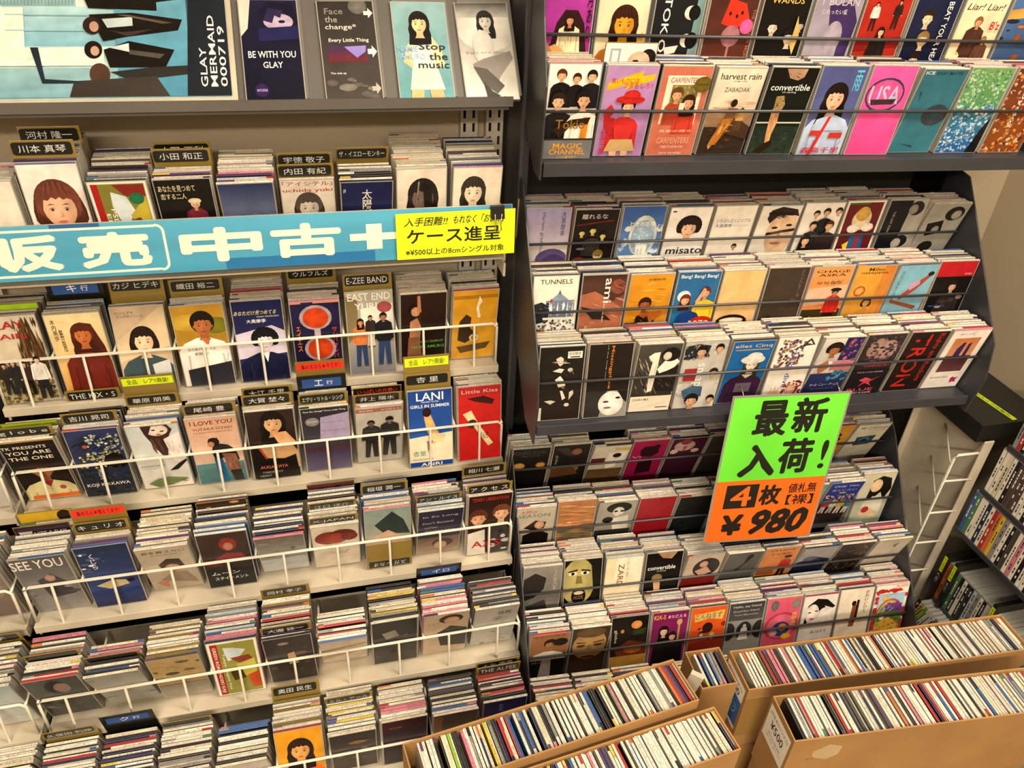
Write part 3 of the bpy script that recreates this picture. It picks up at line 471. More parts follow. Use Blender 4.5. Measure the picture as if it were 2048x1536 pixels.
COV['T2'] = """
-9|85|white cover with five suited men|g f4eee4;H .25 .22 .12 5a2c18 e2b08a;B .25 .36 .4 171416;H .55 .27 .1 3a1c14 e2b08a;B .55 .4 .35 171416;H .84 .22 .12 1c1410 e2b08a;B .84 .36 .4 171416;B .25 .95 .6 1a1718;H .22 .72 .17 2a1a14 deb08c;B .75 .95 .65 f2ece2;H .72 .68 .18 1c1210 deaa84;p d8821c .75 1.05 .88 1.05 .85 1.55 .72 1.55;p 2a1a10 .15 1.3 .5 1.1 .9 1.05 .85 1.2 .5 1.25 .3 1.5;T .5 1.2 .6 .2 8a6420 Tokio;r 0 1.52 1 2 6f7072;r 0 1.51 1 1.55 2a2a20;T .5 1.68 .6 .12 f09a1c MAGIC;T .5 1.81 .75 .12 f09a1c CHANNEL;T .5 1.93 .4 .06 e8a840 じっと見つめて
-12|30|lilac cover with red cowgirl|g b48ac0 a87ab4;p f0b41c .05 .35 .72 .08 .7 .2 .98 .15 .95 .28 .4 .48 .42 .38 .03 .52;T .38 .3 .55 .12 c02030 臭いものには;T .66 .4 .6 .12 c02030 フタをしろ!!;B .5 1.08 .62 c42a2c;p c42a2c .2 1.1 .3 1.1 .25 1.5 .1 1.3 .05 .95 .18 .8 .28 .95;H .54 .84 .17 1a1010 eebb98;e .55 .69 .3 .09 c8261f;e .57 .6 .17 .12 d02a22;p a81f20 .4 .64 .74 .64 .74 .68 .4 .68;p c8302c .3 1.25 .75 1.25 .66 1.6 .36 1.6;p c9a870 .28 1.58 .74 1.58 .85 1.86 .18 1.86;p e0b090 .3 1.86 .46 1.86 .45 2 .32 2;p e0b090 .55 1.86 .7 1.86 .68 2 .56 2;S .13 1.62 .13 .6 c02030 森高千里
-12|80|salmon cover with framed couple|g c8705a c26a54;r .12 .18 .88 1.25 f0e2cc;T .5 .28 .62 .11 b0503c CARPENTERS;r .25 .38 .8 1.17 8a7a48;m 57 60 .26 .4 .79 1.1 .05 9a8a50 6a6a34 b0a464 7a6438;B .38 .75 .4 b8482e;B .64 .92 .42 c03a2c;H .38 .58 .15 6a4422 e0a880;H .65 .74 .16 3a1c10 e2a880 l;p e8dcc8 .46 .75 .58 .75 .56 .95 .46 .95;e .85 .35 .18 .17 6a5a1c;T .85 .35 .24 .05 2a240c NEW;t .5 1.38 .7 .06 f0c8b0 青春の輝き;T .5 1.6 .7 .14 e0a08a CARPENTERS;t .5 1.75 .5 .05 f2d8c8 I NEED TO BE IN LOVE;t .5 1.9 .5 .05 f2d8c8 TOP OF THE WORLD
-14|80|sepia field cover with plaid trousers|g ece0cc d8b898;T .5 .17 .85 .14 3a332a harvest rain;t .5 .28 .3 .04 554 (収穫の雨);T .5 .46 .55 .1 6a5c4c ZABADAK;q 0 .95 1 1.3 caa07c 8a6a4c;w 49 24 0 .7 .7 1.1 .35 .02 e6ceb4 d2ae8c c89c7c;r 0 1.3 1 2 33271d;w 50 30 0 1.3 .8 1.9 .25 -.04 463526 241a12 574332;p 4a3424 .4 1.05 .7 1.1 1 1.3 1 1.6 .3 1.4;F .72 .85 .55 2a1a10 c89060 d0a060 5a4030;e .5 .74 .07 .09 2a1a10;p 8a5a34 .4 .86 .62 .86 .58 1.12 .4 1.12;p b8742c .36 1.1 .58 1.1 .5 1.4 .35 1.72 .18 1.75 .24 1.5;w 51 8 .26 1.1 .5 1.6 .16 .03 8a4c18 d89a4c;w 52 7 .3 1.15 .52 1.3 -.1 .34 8a4c18 e0a85c;p c08a5c .18 1.74 .28 1.74 .22 1.84
-12|85|black cover with leopard-skirted leg|g 0f0d0b 16201a;p b08a70 .3 .02 .75 .02 .72 .2 .6 .27 .42 .22;w 53 10 .3 .03 .7 .2 .1 .04 8a6850 c8a284 4a3428;T .5 .42 .85 .14 f6f4ee convertible;t .5 .53 .3 .05 ddd oh-darling;p 9a8050 .26 .62 .42 .6 .5 .8 .46 .95 .28 .92;m 54 22 .28 .64 .47 .9 .022 2a1c10 c8ac74 4a3820;q 0 1.3 1 2 1c2a20 2c3a2a;m 55 40 0 1.35 1 1.95 .06 223226 34443a 18221c;r 0 1.2 1 1.235 c8c8b8;p d8a070 .26 .9 .43 .9 .46 1.2 .42 1.5 .44 1.72 .34 1.74 .3 1.5 .27 1.2;w 56 6 .3 .95 .38 1.4 .02 .3 e8b888 c08a5c;p 2a1810 .12 1.9 .3 1.72 .47 1.62 .52 1.75 .3 1.95
-8|80|indigo cover with ponytailed marching uniform|g 4a5286 5a6298;S .85 .3 .16 .45 5ab8d8 雨;B .5 1.05 1.0 b4c4e4;H .47 .66 .3 1c100c eeb898 l;p b4c4e4 .2 1.15 .45 1.05 .6 1.05 .85 1.15 .9 1.4 .15 1.4;p c02a2a .45 1.08 .52 1.08 .3 2 .22 2;r .15 1.4 .4 1.52 c03228;r .6 1.45 .9 1.58 c03228;T .5 1.86 .9 .14 c02028 森高千里
-6|75|hot pink cover with chrome oval|g f0549c e8488f;e .45 .62 .44 .38 3a3a50;e .45 .62 .4 .33 f0549c;T .45 .62 .7 .4 a8b8d0 USA;p 3a2a30 .15 .72 .75 .7 .7 .82 .2 .84
-13|65|teal cover with dark vinyl record|g 2f6878 3a7a8c;T .14 .07 .2 .07 e8e8e0 ICE;T .6 .08 .6 .07 1c3038 BABY MAYBE;e .7 1.05 .3 .26 3a4450;e .7 1.05 .08 .07 2c5866;p 2c4450 .1 .5 .15 .5 .18 .75;p 2a4450 .2 1.75 .5 1.8 .55 1.86
-9|75|green to blue surf cover|g 6a9a50 2a8068;q 0 .9 1 2 2a7c80 2a5ca8;m 46 160 0 .05 1 .95 .05 8ab888 4a8a60 c8d8b8 2c7060 a8c8a0 3a7a54;m 47 220 0 .85 1 1.97 .045 dfe8e4 2a6cb0 6aa8c8 1c4c90 eef0ea 3a80bc;p 15141a .85 1.45 .95 1.2 1 1.1 1 2 .72 2 .8 1.7
-9|70|rust and orange crowd cover|g 5a2c1c 8a4a1c;m 48 150 0 .1 1 1.97 .06 c8541c e8a020 3a2018 e0d0b8 a83a1c 6a3018;V .4 .9 .12 .9 f0e8dc Oyoko
"""
COV['M1'] = """
-6|72|lilac gradient cover with vertical script|g 9a92bc d8ccc0;q 0 .9 1 2 d0c4c4 b8aaa4;V .38 .65 .1 1.1 5a5070 Harlem gradation;S .85 .4 .11 .65 4a4468 大黒摩季;e .65 1.35 .38 .3 5a4a78;e .7 1.5 .3 .3 4a3a68
-11|80|black cover with four yellow-lit faces|g 1c1412 221818;T .45 .18 .6 .14 c8c0b8 離れるな;p 7a1c1c .05 .4 .9 .28 .9 .31 .05 .43;H .2 .62 .1 1a1410 dccb70;H .45 .55 .11 1a1410 dccb70;H .7 .7 .1 1a1410 e0d080;B .45 .75 .4 2c2c28;H .65 1.25 .15 8a6a20 e6d48a;e .2 1.4 .15 .12 a02020;n 26 10 0 .9 1 1.6 1c2418 5a6a68 28201c
-6|80|blue sky cover with white tennis shoe|g 35589c 6a96c8;m 15 60 0 .5 1 1.9 .09 e6ecee c8d8e4 4a70b0 a8c4dc dfe8ee;e .55 .78 .34 .55 d8dcd4;e .55 .82 .28 .47 9ab8d4;m 16 20 .35 .5 .8 1.2 .06 aac6dc 88a8c8 c8d8e0;w 17 10 .4 .6 .7 .9 .1 .12 f0f0ea d8dcd8;T .5 .45 .6 .12 f8f6f0 ときの旅路;p e8e8e0 .42 1.0 .7 1.0 .66 1.7 .46 1.7;w 18 6 .45 1.0 .65 1.3 .02 .3 c4ccd0
-11|80|white cover with curly laughing woman|g f2ece6;r .05 .08 .14 .12 433;B .55 .95 1.1 e8e4e2;H .53 .55 .28 1e1512 eec09c c;T .55 1.2 .9 .2 1a1614 misato
-10|65|plain white cover with blue title|g f2eade;T .5 .4 .85 .11 4a7aa8 いちばん近くにいてね;T .28 .54 .42 .1 3a5a8a 大黒摩季;t .7 .54 .4 .04 8a9ab0 You are the closest;H .7 1.15 .08 2a1812 c89878
-12|75|white cover with bars across a face|g ece6da;p e6c09c .35 .3 .6 .15 .95 .25 1 .6 .98 1.2 .8 1.5 .5 1.45 .35 1.1 .28 .7;e .6 .75 .3 .5 eac8a6;p 2a1c16 .2 .35 .25 .12 .5 .02 .9 .1 1 .3 .7 .22 .45 .3 .3 .5;w 19 14 .2 .1 .6 .3 .2 .08 3a2a22 1c120e;e .47 .62 .08 .035 2a1a14;e .82 .55 .08 .035 2a1a14;p c89a78 .62 .65 .7 .9 .58 .92;e .62 1.08 .13 .04 b06a58;p 17110e .2 .16 .85 .2 .85 .27 .2 .24;p 17110e .3 .76 1 .64 1 .72 .3 .84;t .6 .75 .4 .04 998 BODY FEELS;p 17110e .2 1.34 .8 1.42 .8 1.48 .2 1.4
-8|80|white cover with six friends|g f0eae2;H .35 .3 .1 20140f dcb08c;H .6 .25 .11 20140f dcb08c;H .9 .22 .1 20140f dcb08c;B .6 .4 .4 1a1a20;H .35 .6 .12 1a1210 dcb08c;B .35 .75 .45 26262c;H .75 .6 .14 4a2418 e0b48e;B .75 .78 .55 2a1e22;H .25 1.0 .15 1a1210 dcb08c b;B .25 1.2 .6 15131a;e .3 1.65 .15 .12 b0502a
-5|78|maroon cover with chef-hatted clown|g 6a1f24 58181e;r 0 0 1 .04 e8e0cc;r 0 .04 .6 .09 3a6a2c;r 0 .04 .05 2 e8e0cc;r .95 .04 1 2 e8e0cc;e .5 .5 .25 .3 e8d4b0;e .5 .35 .18 .2 d8a850;e .35 .75 .16 .12 efe6da;e .72 .72 .16 .12 efe6da;p 2a5a98 .35 .9 .7 .9 .75 1.5 .3 1.5;p b82a24 .5 .9 .6 .9 .6 1.5 .5 1.5;p e8c430 .2 1.2 .35 1.1 .35 1.5;r .25 1.4 .75 1.6 f0ece4
-6|72|black and grey sideways duo cover|g a8a49a 908c84;p 17161a 0 0 .6 0 .55 1.0 .3 2 0 2;e .75 .22 .2 .2 242224;e .68 .25 .12 .14 8a847c;e .65 1.15 .2 .18 1c1a1c;e .56 1.2 .13 .14 aaa49c;V .2 .6 .06 .6 a8a49c THE LAST SONG
-16|55|grey cover with overlapping portraits|g 9a978c b0aca2;e .7 .3 .25 .22 26241f;e .76 .34 .13 .14 a8a094;p 1c1b1a .1 .6 .5 .5 .6 .9 .2 1.0;e .35 .75 .2 .2 1f1d1b;e .4 .8 .1 .12 989084;e .4 1.35 .2 .18 24221f
"""
COV['M2'] = """
0|64|white cover with parliament building|g efe6d6 e2d8c8;T .5 .14 .72 .12 3a2c24 TUNNELS;p 8a98b4 .38 .62 .6 .42 .82 .62;p 5a6880 .56 .46 .6 .34 .64 .46;r .3 .62 .95 1.08 6c7a92;m 20 80 .3 .64 .95 1.06 .022 2c3444 a8b4c4 4a5668 c8d0d8;w 21 9 .34 .64 .92 .66 .0 .4 dfe4e8 c8d0d8;p 20242a 0 .72 .2 .65 .35 .75 .38 1.15 0 1.25;m 22 60 0 .7 .36 1.2 .04 20242a 2c323a 14181c 3a4048;r .25 1.06 1 1.12 d8d8d4;m 23 130 0 1.15 1 1.95 .04 20242c 5a6068 a8a8a4 3a3c44 c8c8c4 14161c;e .42 .62 .03 .05 b03a34
-2|68|brown cover with close-up arm|g 3a2620 b0684a;p 4a3028 0 .25 .6 .08 1 .5 .6 .8 .1 .7;p a8644a 0 .5 .3 .42 .6 .6 1 .9 1 1.6 0 1.6;w 24 20 0 .5 .8 1.3 .3 .12 b87456 8e5040 c48468;e .82 .3 .18 .2 8a4a38;w 25 14 .6 .05 1 .4 .15 .1 3a2420 5a3830;p 2c201c .0 .8 .5 .95 .75 1.2 .3 1.15;V .6 .4 .18 .65 efe8e0 ami;V .55 1.0 .05 .5 e0c8b8 here we start;p c88a78 .2 1.5 .9 1.4 .8 1.8 .2 1.8;m 26 30 .1 1.4 .9 1.8 .04 d8a090 a8604c e0b0a0;e .1 1.6 .12 .15 3a4a98
-6|78|amber cover with crouching man|g d89420 c8801c;w 27 26 0 .2 .8 1.2 .35 .05 e8ac34 c87c18 e6b040 d88c20 b86e14;T .6 .12 .4 .06 6a4414 木部飯翔;t .5 .24 .2 .07 e8c880 TPO;H .42 .8 .18 2a140c a8582a;p 2a1610 .25 1.15 .4 1.05 .7 1.1 .72 1.4 .65 1.7 .25 1.7;p a85a24 .5 1.05 .82 1.0 .88 1.1 .75 1.2 .6 1.35;p 9a5020 .3 1.1 .5 1.0 .62 1.05 .45 1.2;w 28 14 .28 1.15 .65 1.5 .1 .1 4a2a1a 1a0c08 c07030;r .1 1.5 .5 1.62 c8641c
-4|70|blue cover with capped pop duo|g 2a6098 1f78a8;T .5 .12 .88 .12 f0f0ea Bang! Bang! Bang!;e .22 .65 .16 .16 e8e8e4;H .27 .75 .15 7a2a1c e4b48e l;H .72 .55 .15 6a3014 e0a880;B .75 .75 .55 e8c430;p d8a080 .5 .8 .65 .4 .72 .45 .58 .85;B .4 1.05 .55 1c3c80;e .75 1.4 .3 .2 c82a1c;T .7 1.42 .5 .2 f0e8d0 BOZO
-5|75|plain peach cover|g e8b878 eac28c;e .45 1.45 .4 .22 2a1814;e .45 1.58 .36 .25 e8c49c;e .45 1.4 .3 .08 f0e6d8
-2|74|brown stone cover|g 3a3028 46382c;n 31 14 .1 .5 .9 1.8 4a3c30 2c241e 5a4a3a;S .85 .4 .07 .7 7a6c5c 灯ともし
-4|76|sunset cover with red-jacketed man|g e09a58 d8703a;p e8c0a0 0 .6 1 .5 1 1.0 0 1.1;T .5 .12 .85 .07 2a1810 CHAGE;T .5 .22 .7 .07 2a1810 ASKA;T .5 .42 .65 .12 3a2418 no no darlin';r 0 1.2 1 2 3a3018;F .72 .62 1.25 1a100c c08060 c42a20 2a1410;e .72 .63 .14 .05 1a100c;F .25 1.35 .6 1a100c b07850 d07020 2a2010
-5|78|gold cover with round seal|g dca03c d09034;q .7 0 1 2 c87a30 d88c40;T .5 .1 .4 .09 4a2a10 Miho;T .48 .2 .7 .09 4a2a10 nakayama;e .25 .72 .15 .15 b0582c;e .25 .72 .11 .11 d8a050;H .55 1.05 .14 4a2814 d8a060 b;B .55 1.25 .6 c88838
-9|80|sky blue cover with diving figure|g 7ab4cc 8cc0d4;V .12 .6 .08 .9 3a6a8a EDITORIALVIEW;p a84a3a .3 .9 .6 .5 .85 .25 .95 .25 .8 .5 .6 .8 .3 1.05;p c8a0c8 .4 .55 .65 .4 .7 .55 .5 .75;e .88 .25 .08 .07 2a1612;p 9a5030 .1 1.0 .9 1.25 .85 1.35 .1 1.1;T .5 1.5 .8 .12 3a6a88 VIADA
-2|58|red-topped black cover with dancer|g 14110f 1a1614;r 0 0 1 .42 b01c24;T .85 .35 .2 .05 e8c8c8 せつない;H .55 .7 .15 241814 c8a090 l;B .55 .9 .6 2a2422;n 32 10 .3 .9 .9 1.7 8a7a70 3c342f a89a90;T .3 1.25 .45 .06 3a6ab0 Hypnotic Blue
"""
COV['M3'] = """
2|60|black cover with scattered pale limbs|g 1f1a15 241d17;w 29 16 0 .1 .9 1.8 .25 .12 2c251e 18130f 332a22;r .62 .12 .95 .3 e8e2d6;T .78 .18 .28 .08 2a2420 初回限定;r .68 .25 .9 .28 2a2420;p d8cfc0 .36 .3 .46 .24 .53 .3 .52 .45 .46 .5 .4 .42;w 30 6 .2 .35 .45 .4 .22 .03 a89e8e d8cfc0;p d8cfc0 .3 .62 .45 .55 .56 .58 .5 .68;e .7 .6 .06 .05 c8bfb0;w 31 5 .66 .55 .74 .7 .06 .1 c8bfb0 8a8070;p e0d8c8 .37 .85 .48 .75 .56 .86 .62 1.02 .46 1.06;w 32 8 .4 .8 .6 1.05 .08 .06 f0e8da b8ae9c;p d8cfc0 .5 1.15 .56 1.16 .64 1.36 .57 1.42;p d0c6b8 .72 1.2 .8 1.15 .82 1.25 .72 1.42;e .68 1.55 .06 .05 c8bfb0;p c8c0b0 .15 1.42 .3 1.4 .42 1.44 .3 1.52;r .02 1.6 .1 1.98 d8d2c4
3|58|black cover with orange title and photo|g 201a14 1c1712;V .53 .62 .09 1.15 c87a2c Missingplace;V .42 .5 .02 .95 c8c0b0 of the long road;r 0 1.25 1 2 8a8682;p 2c2a2a 0 1.25 .5 1.25 .35 2 0 2;e .62 1.6 .3 .34 e8e4de;e .5 1.55 .07 .03 544;e .78 1.45 .06 .03 111;e .55 1.72 .09 .03 766;p 1c1a1a .75 1.25 1 1.25 1 1.6 .9 1.5
-5|78|monochrome reclining woman cover|g 4a463f 2a2622;w 33 40 0 .3 .5 1.3 .12 .25 1a1612 5a544a b8b0a2 8a8274;p e8dfd0 .24 .32 .36 .22 .5 .2 .5 .6 .48 1.35 .37 1.4 .33 .9 .36 .5;w 34 10 .36 .3 .48 1.0 .02 .3 cfc6b6 f4ecde;p efe6d8 .5 .7 .68 .4 .85 .3 1 .5 .85 .75 .65 .95;e .76 .28 .22 .2 1a1614;e .68 .32 .1 .12 d8cebe;p 1c1814 .5 .85 .75 .75 1 .6 1 1.4 .55 1.35;w 35 14 .55 .8 .95 1.2 .1 .15 3a342c 5a5248 0e0c0a;q 0 1.5 1 2 e4d8c4 e8dcc8;T .25 1.6 .4 .07 2a221c OHARA MIA;r .65 1.85 .95 1.88 4a4238
-4|68|grey collage with sideways logo|g b9b5ae c8c4be;m 36 40 0 0 1 2 .08 b0aca6 c8c4be d0ccc6 a8a49e;p 20242c 0 .12 .3 .06 .6 .12 .55 .45 0 .5;m 37 30 .0 .1 .6 .5 .04 2c3038 8a8480 20242c b8b4ae;H .4 .28 .16 1a1412 d0a284;H .82 .2 .12 1c1410 d8aa88;r .08 .75 .38 1.12 9a2a2c;V .42 .95 .22 .7 e8e8e8 smap;H .8 .9 .13 2a1a14 e0b490;p 3a5a78 .1 1.4 .35 1.25 .6 1.3 .62 1.6 .2 1.65;w 38 10 .15 1.35 .55 1.55 .1 .08 2a4460 4a6c8a;H .4 1.7 .2 17110e d8a884;H .86 1.68 .12 17110e d8a884
-9|70|cobalt cover with hatted woman|g 1c62a8 2068ac;T .5 .15 .9 .13 d8c8a8 elles Cinq;r .08 .24 .9 .27 b8a070;B .55 1.05 .95 3a1c3c;H .6 .7 .22 4a4a20 f0e6d8 l;e .58 .55 .3 .14 e8e4d8;e .6 .47 .2 .15 efebe0;p e8e0d4 .42 1.02 .7 1.02 .55 1.15;r .35 1.3 .75 1.6 6a5a6c
-5|76|white cover with action-figure collage|g efe8de;m 39 110 .1 .1 .7 .95 .05 1a2040 3a5a98 a8482a c8a060 241c1a 2c3c6c d8b48c;p 3a3a3a .7 .15 .8 .05 .95 .25 .65 .28;p efe8de .74 .2 .8 .12 .88 .23;V .5 .95 .13 1.2 2a52a0 rocke dive;m 40 60 .5 1.35 .98 1.9 .05 b02a24 d04a34 1c1a20 8a1c1c 2a2a3c;e .7 1.62 .13 .17 e0b090;p e2b898 .15 1.7 .2 1.5 .24 1.66 .3 1.46 .33 1.64 .4 1.5 .4 1.7 .48 1.66 .42 1.85 .25 1.9;p 1c1a20 .4 1.85 1 1.75 1 2 .4 2
-12|80|navy cover with portrait and pink band|g f0ebe2 1c2458;r .55 0 1 .75 26285c;m 41 30 .56 .05 1 .75 .06 34387c 1c1e48 4a2c5c d86a84;B .3 .75 .6 f2ece6;H .34 .36 .2 2a1810 b8744c c;p c07a50 .08 .85 .3 .7 .4 .95 .2 1.2;r .45 .75 1 1.05 d8808c;w 42 6 .5 .8 .8 1.0 .3 .0 c06a7a;q 0 1.15 1 2 2a3468 181c4c;m 43 20 .5 1.1 1 1.4 .06 3a8aa8 2a4a8c 4aa0b0;T .5 1.55 .75 .1 c8d0e8 ホール・ニュー・ワールド;t .5 1.7 .6 .05 a8b0d0 サービストラック
-10|78|smoky faces cover with pink neon emblem|g 3a2c2c 201a1c;e .4 .45 .28 .34 a8887a;e .68 .5 .22 .32 b8948a;e .34 .4 .07 .03 1a1212;e .5 .42 .07 .03 1a1212;e .64 .46 .06 .03 1a1212;e .78 .5 .06 .03 1a1212;p 7a5c54 .42 .48 .48 .66 .38 .66;m 44 70 0 0 1 1.0 .05 2a2428 6a5450 3a3c58 4a3440;w 45 20 0 .6 .9 1.0 .2 -.06 7a3c48 3a3c68 b0707c;T .55 1.0 .6 .08 d8486a CONFUSION;r 0 1.15 1 2 17131a;t .5 1.22 .7 .04 c8c0c0 TRUE LOVE NEVER;p d84a60 .3 1.5 .45 1.4 .7 1.5 .85 1.38 .6 1.58 .7 1.7 .5 1.6 .35 1.72 .45 1.56;T .45 1.83 .7 .1 d84a60 BLUE;t .45 1.94 .7 .05 e8e0e0 SINGLE EDIT / TK CLUB MIX
-10|78|black cover with giant red letters|g 241412 1c0f0e;V .38 .95 .4 1.75 c8241c TRON;V .8 .85 .18 1.6 b82820 Riqhts and Rockets;n 36 8 0 0 1 2 301a18 18100f
-11|72|white cover with orange square photo|g efe8e2;t .4 .12 .4 .05 3a3a7a 海のうた;q .15 .25 .85 .85 c8764a d8946a;q .15 .85 .85 1.4 4a2a34 6a3a40;p 3a2a58 .35 .6 .45 .4 .52 .4 .52 .9 .35 1.0;p 3a2a58 .6 .45 .68 .4 .7 1.0 .6 1.0;t .35 1.6 .5 .05 4a4a5a BELONGING NIGHT;p b01c64 .7 1.65 .76 1.6 .8 1.65 .9 1.62 .86 1.72 .9 1.8 .8 1.78 .74 1.84 .72 1.75
"""
COV['L1'] = """
-15|55|black cover with two lamplit faces|g 1c1816 14110f;T .45 .17 .9 .15 4a4442 KinKi Kids;t .5 .32 .5 .05 6a645c 硝子の少年;e .2 .75 .17 .14 c8924a;e .8 .72 .17 .15 3a2418;e .8 .75 .13 .11 c08a4c
-14|48|black cover with floating brown face|g 1f1b1a 191412;p 3a302c .05 .1 .4 .1 .6 .5 .3 .4;e .65 .3 .14 .14 8a5a40;V .12 .6 .1 .4 8a8480 globe;e .4 1.05 .4 .2 8a5a2c;p 5a3a20 0 1.0 .6 .9 .8 1.3 0 1.4
-21|28|white cover with cartoon head|g d8d2c4 c0b8a8;r .6 .1 1 .25 c8b860;r .45 .35 .95 .85 e8e4dc;e .7 .5 .12 .12 1c1614;p f0ece4 .4 .7 .8 .7 .75 1.1 .5 1.2;r 0 .6 .4 .9 5a1c20;q 0 1.2 1 2 5a4028 8a6a3c
-17|55|crimson cover with black band silhouettes|g a0184c 8c1444;p 2c1218 .25 .4 .5 .25 .75 .3 .8 .6 .6 .8 .3 .7;e .4 .35 .1 .1 2c1218;e .7 .3 .1 .1 2c1218;t .2 .75 .25 .12 e0a0b4 Vi;p 2a1016 .3 1.0 .7 .95 .75 1.5 .3 1.6
-18|55|plum cover with cartoon bear|g 4a1c34 30141f;e .4 .35 .3 .25 c8a8a0;e .4 .15 .15 .15 8a3c40;e .15 .6 .12 .12 d8b8b0;e .75 .6 .12 .1 d8b8b0;p a05a58 .35 .35 .5 .35 .42 .65
-18|50|dim grey cover|g 4a443c 2c2824
-18|50|dim brown cover|g 4a3c2c 2c241c
-18|50|shaded ivory cover|g 8a8474 5a5448
-18|50|orange cover with large initials|g c8922c b8802c;T .6 .55 .4 .45 2a1c10 B;T .45 1.0 .45 .35 2a1c10 O;q 0 1.2 1 2 a8701c c8942c
-19|48|cream cover with blue camera|g cfc8b4 c2bba6;T .55 .15 .85 .09 4a5a68 Mr.Children;t .6 .27 .7 .05 6a7078 everybody;p 2a4a68 .2 .6 .8 .55 .75 1.0 .25 1.05;e .5 .8 .17 .17 5a7a94;e .5 .8 .1 .1 1c2c40
"""
COV['L2'] = """
-8|66|grey cover with blowing hair|g c2b6a6 b0a494;T .3 .14 .45 .12 b0402c 太陽の;T .45 .3 .85 .13 4a7a5c SEASON;p 241410 .2 .8 .5 .5 .8 .6 .75 .85 .45 .9;e .62 .7 .13 .16 d0a080;p 17110f .2 1.1 .6 .9 .9 1.1 .9 1.8 .2 1.8
-1|54|abstract orange brush cover|g b0744a 7a6a3c;w 58 50 -.1 .1 .8 .9 .5 .02 c87c44 d89460 a8643c b89460 e0a878;w 59 40 -.1 .8 .8 1.6 .45 .03 3a4a44 5a4c3c 4a5a4a 8a5a3c 2c3a38;T .5 .13 .85 .08 c8a070 EYES OF LOVERS
-10|62|monochrome cover with singer at microphone|g a8a498 8a867c;e .55 .25 .35 .22 1a1816;e .55 .42 .16 .2 e0dcd2;e .48 .4 .06 .04 222;e .65 .4 .06 .04 222;p e0dcd2 .4 .7 .85 .6 .95 1.3 .5 1.2;e .3 .75 .15 .13 141414;q 0 1.2 1 2 2a2826 3c3a36
-9|60|plain crimson cover|g a01a24 961620;n 39 6 0 0 1 2 a41e28 8e1620
-13|60|black cover with green glints|g 17191a 1c2422;n 40 10 0 .3 1 1.6 1f2a26 2c3a34 121415
-13|60|muted slate cover|g 5a5c60 4a4c50
-13|60|muted sand cover|g a09078 8a7c68
-13|62|sea green painted cover|g 7ab09c 4a9080;n 41 16 0 0 1 1.6 9ac4b0 5a9c8a c8d8c4 c86a5a
-13|72|royal blue cover with crowd of dancers|g 2a3c98 232c68;T .5 .16 .75 .12 c8d0ec Only You;t .5 .34 .75 .1 b8c0e0 君といたい;r .4 .44 .6 .49 d8c840;q 0 .9 1 2 4a3030 2a1c1c;m 61 60 .05 .55 .95 .9 .04 c8283c e8c83c dcd8d0 4a80b0;m 62 80 0 1.0 1 1.95 .05 4a3030 2a1c1c 5a3c38 1c1414;F .18 .75 .7 1a1210 b88060 c83a4c c8c4bc;F .42 .7 .75 1a1210 b88060 e8e4dc c8c4bc;F .65 .72 .75 1a1210 b88060 e0c040 d8d4cc;F .87 .75 .7 1a1210 b88060 4a80b0 d8d4cc
0|60|pale cover with bowed long-haired girl|g c8c4a8 a8b09c;p 14100e .35 .25 .6 .1 .9 .2 1 .6 .85 1.0 .7 .7 .5 .95 .3 .9;e .5 .45 .18 .24 e4c49c;p d8d4c4 .25 1.1 .5 .85 .85 .9 .9 1.6 .3 1.6;p e2c29a .15 1.4 .5 1.3 .9 1.5 .8 1.65 .3 1.6;e .4 1.35 .12 .12 b0302c
"""
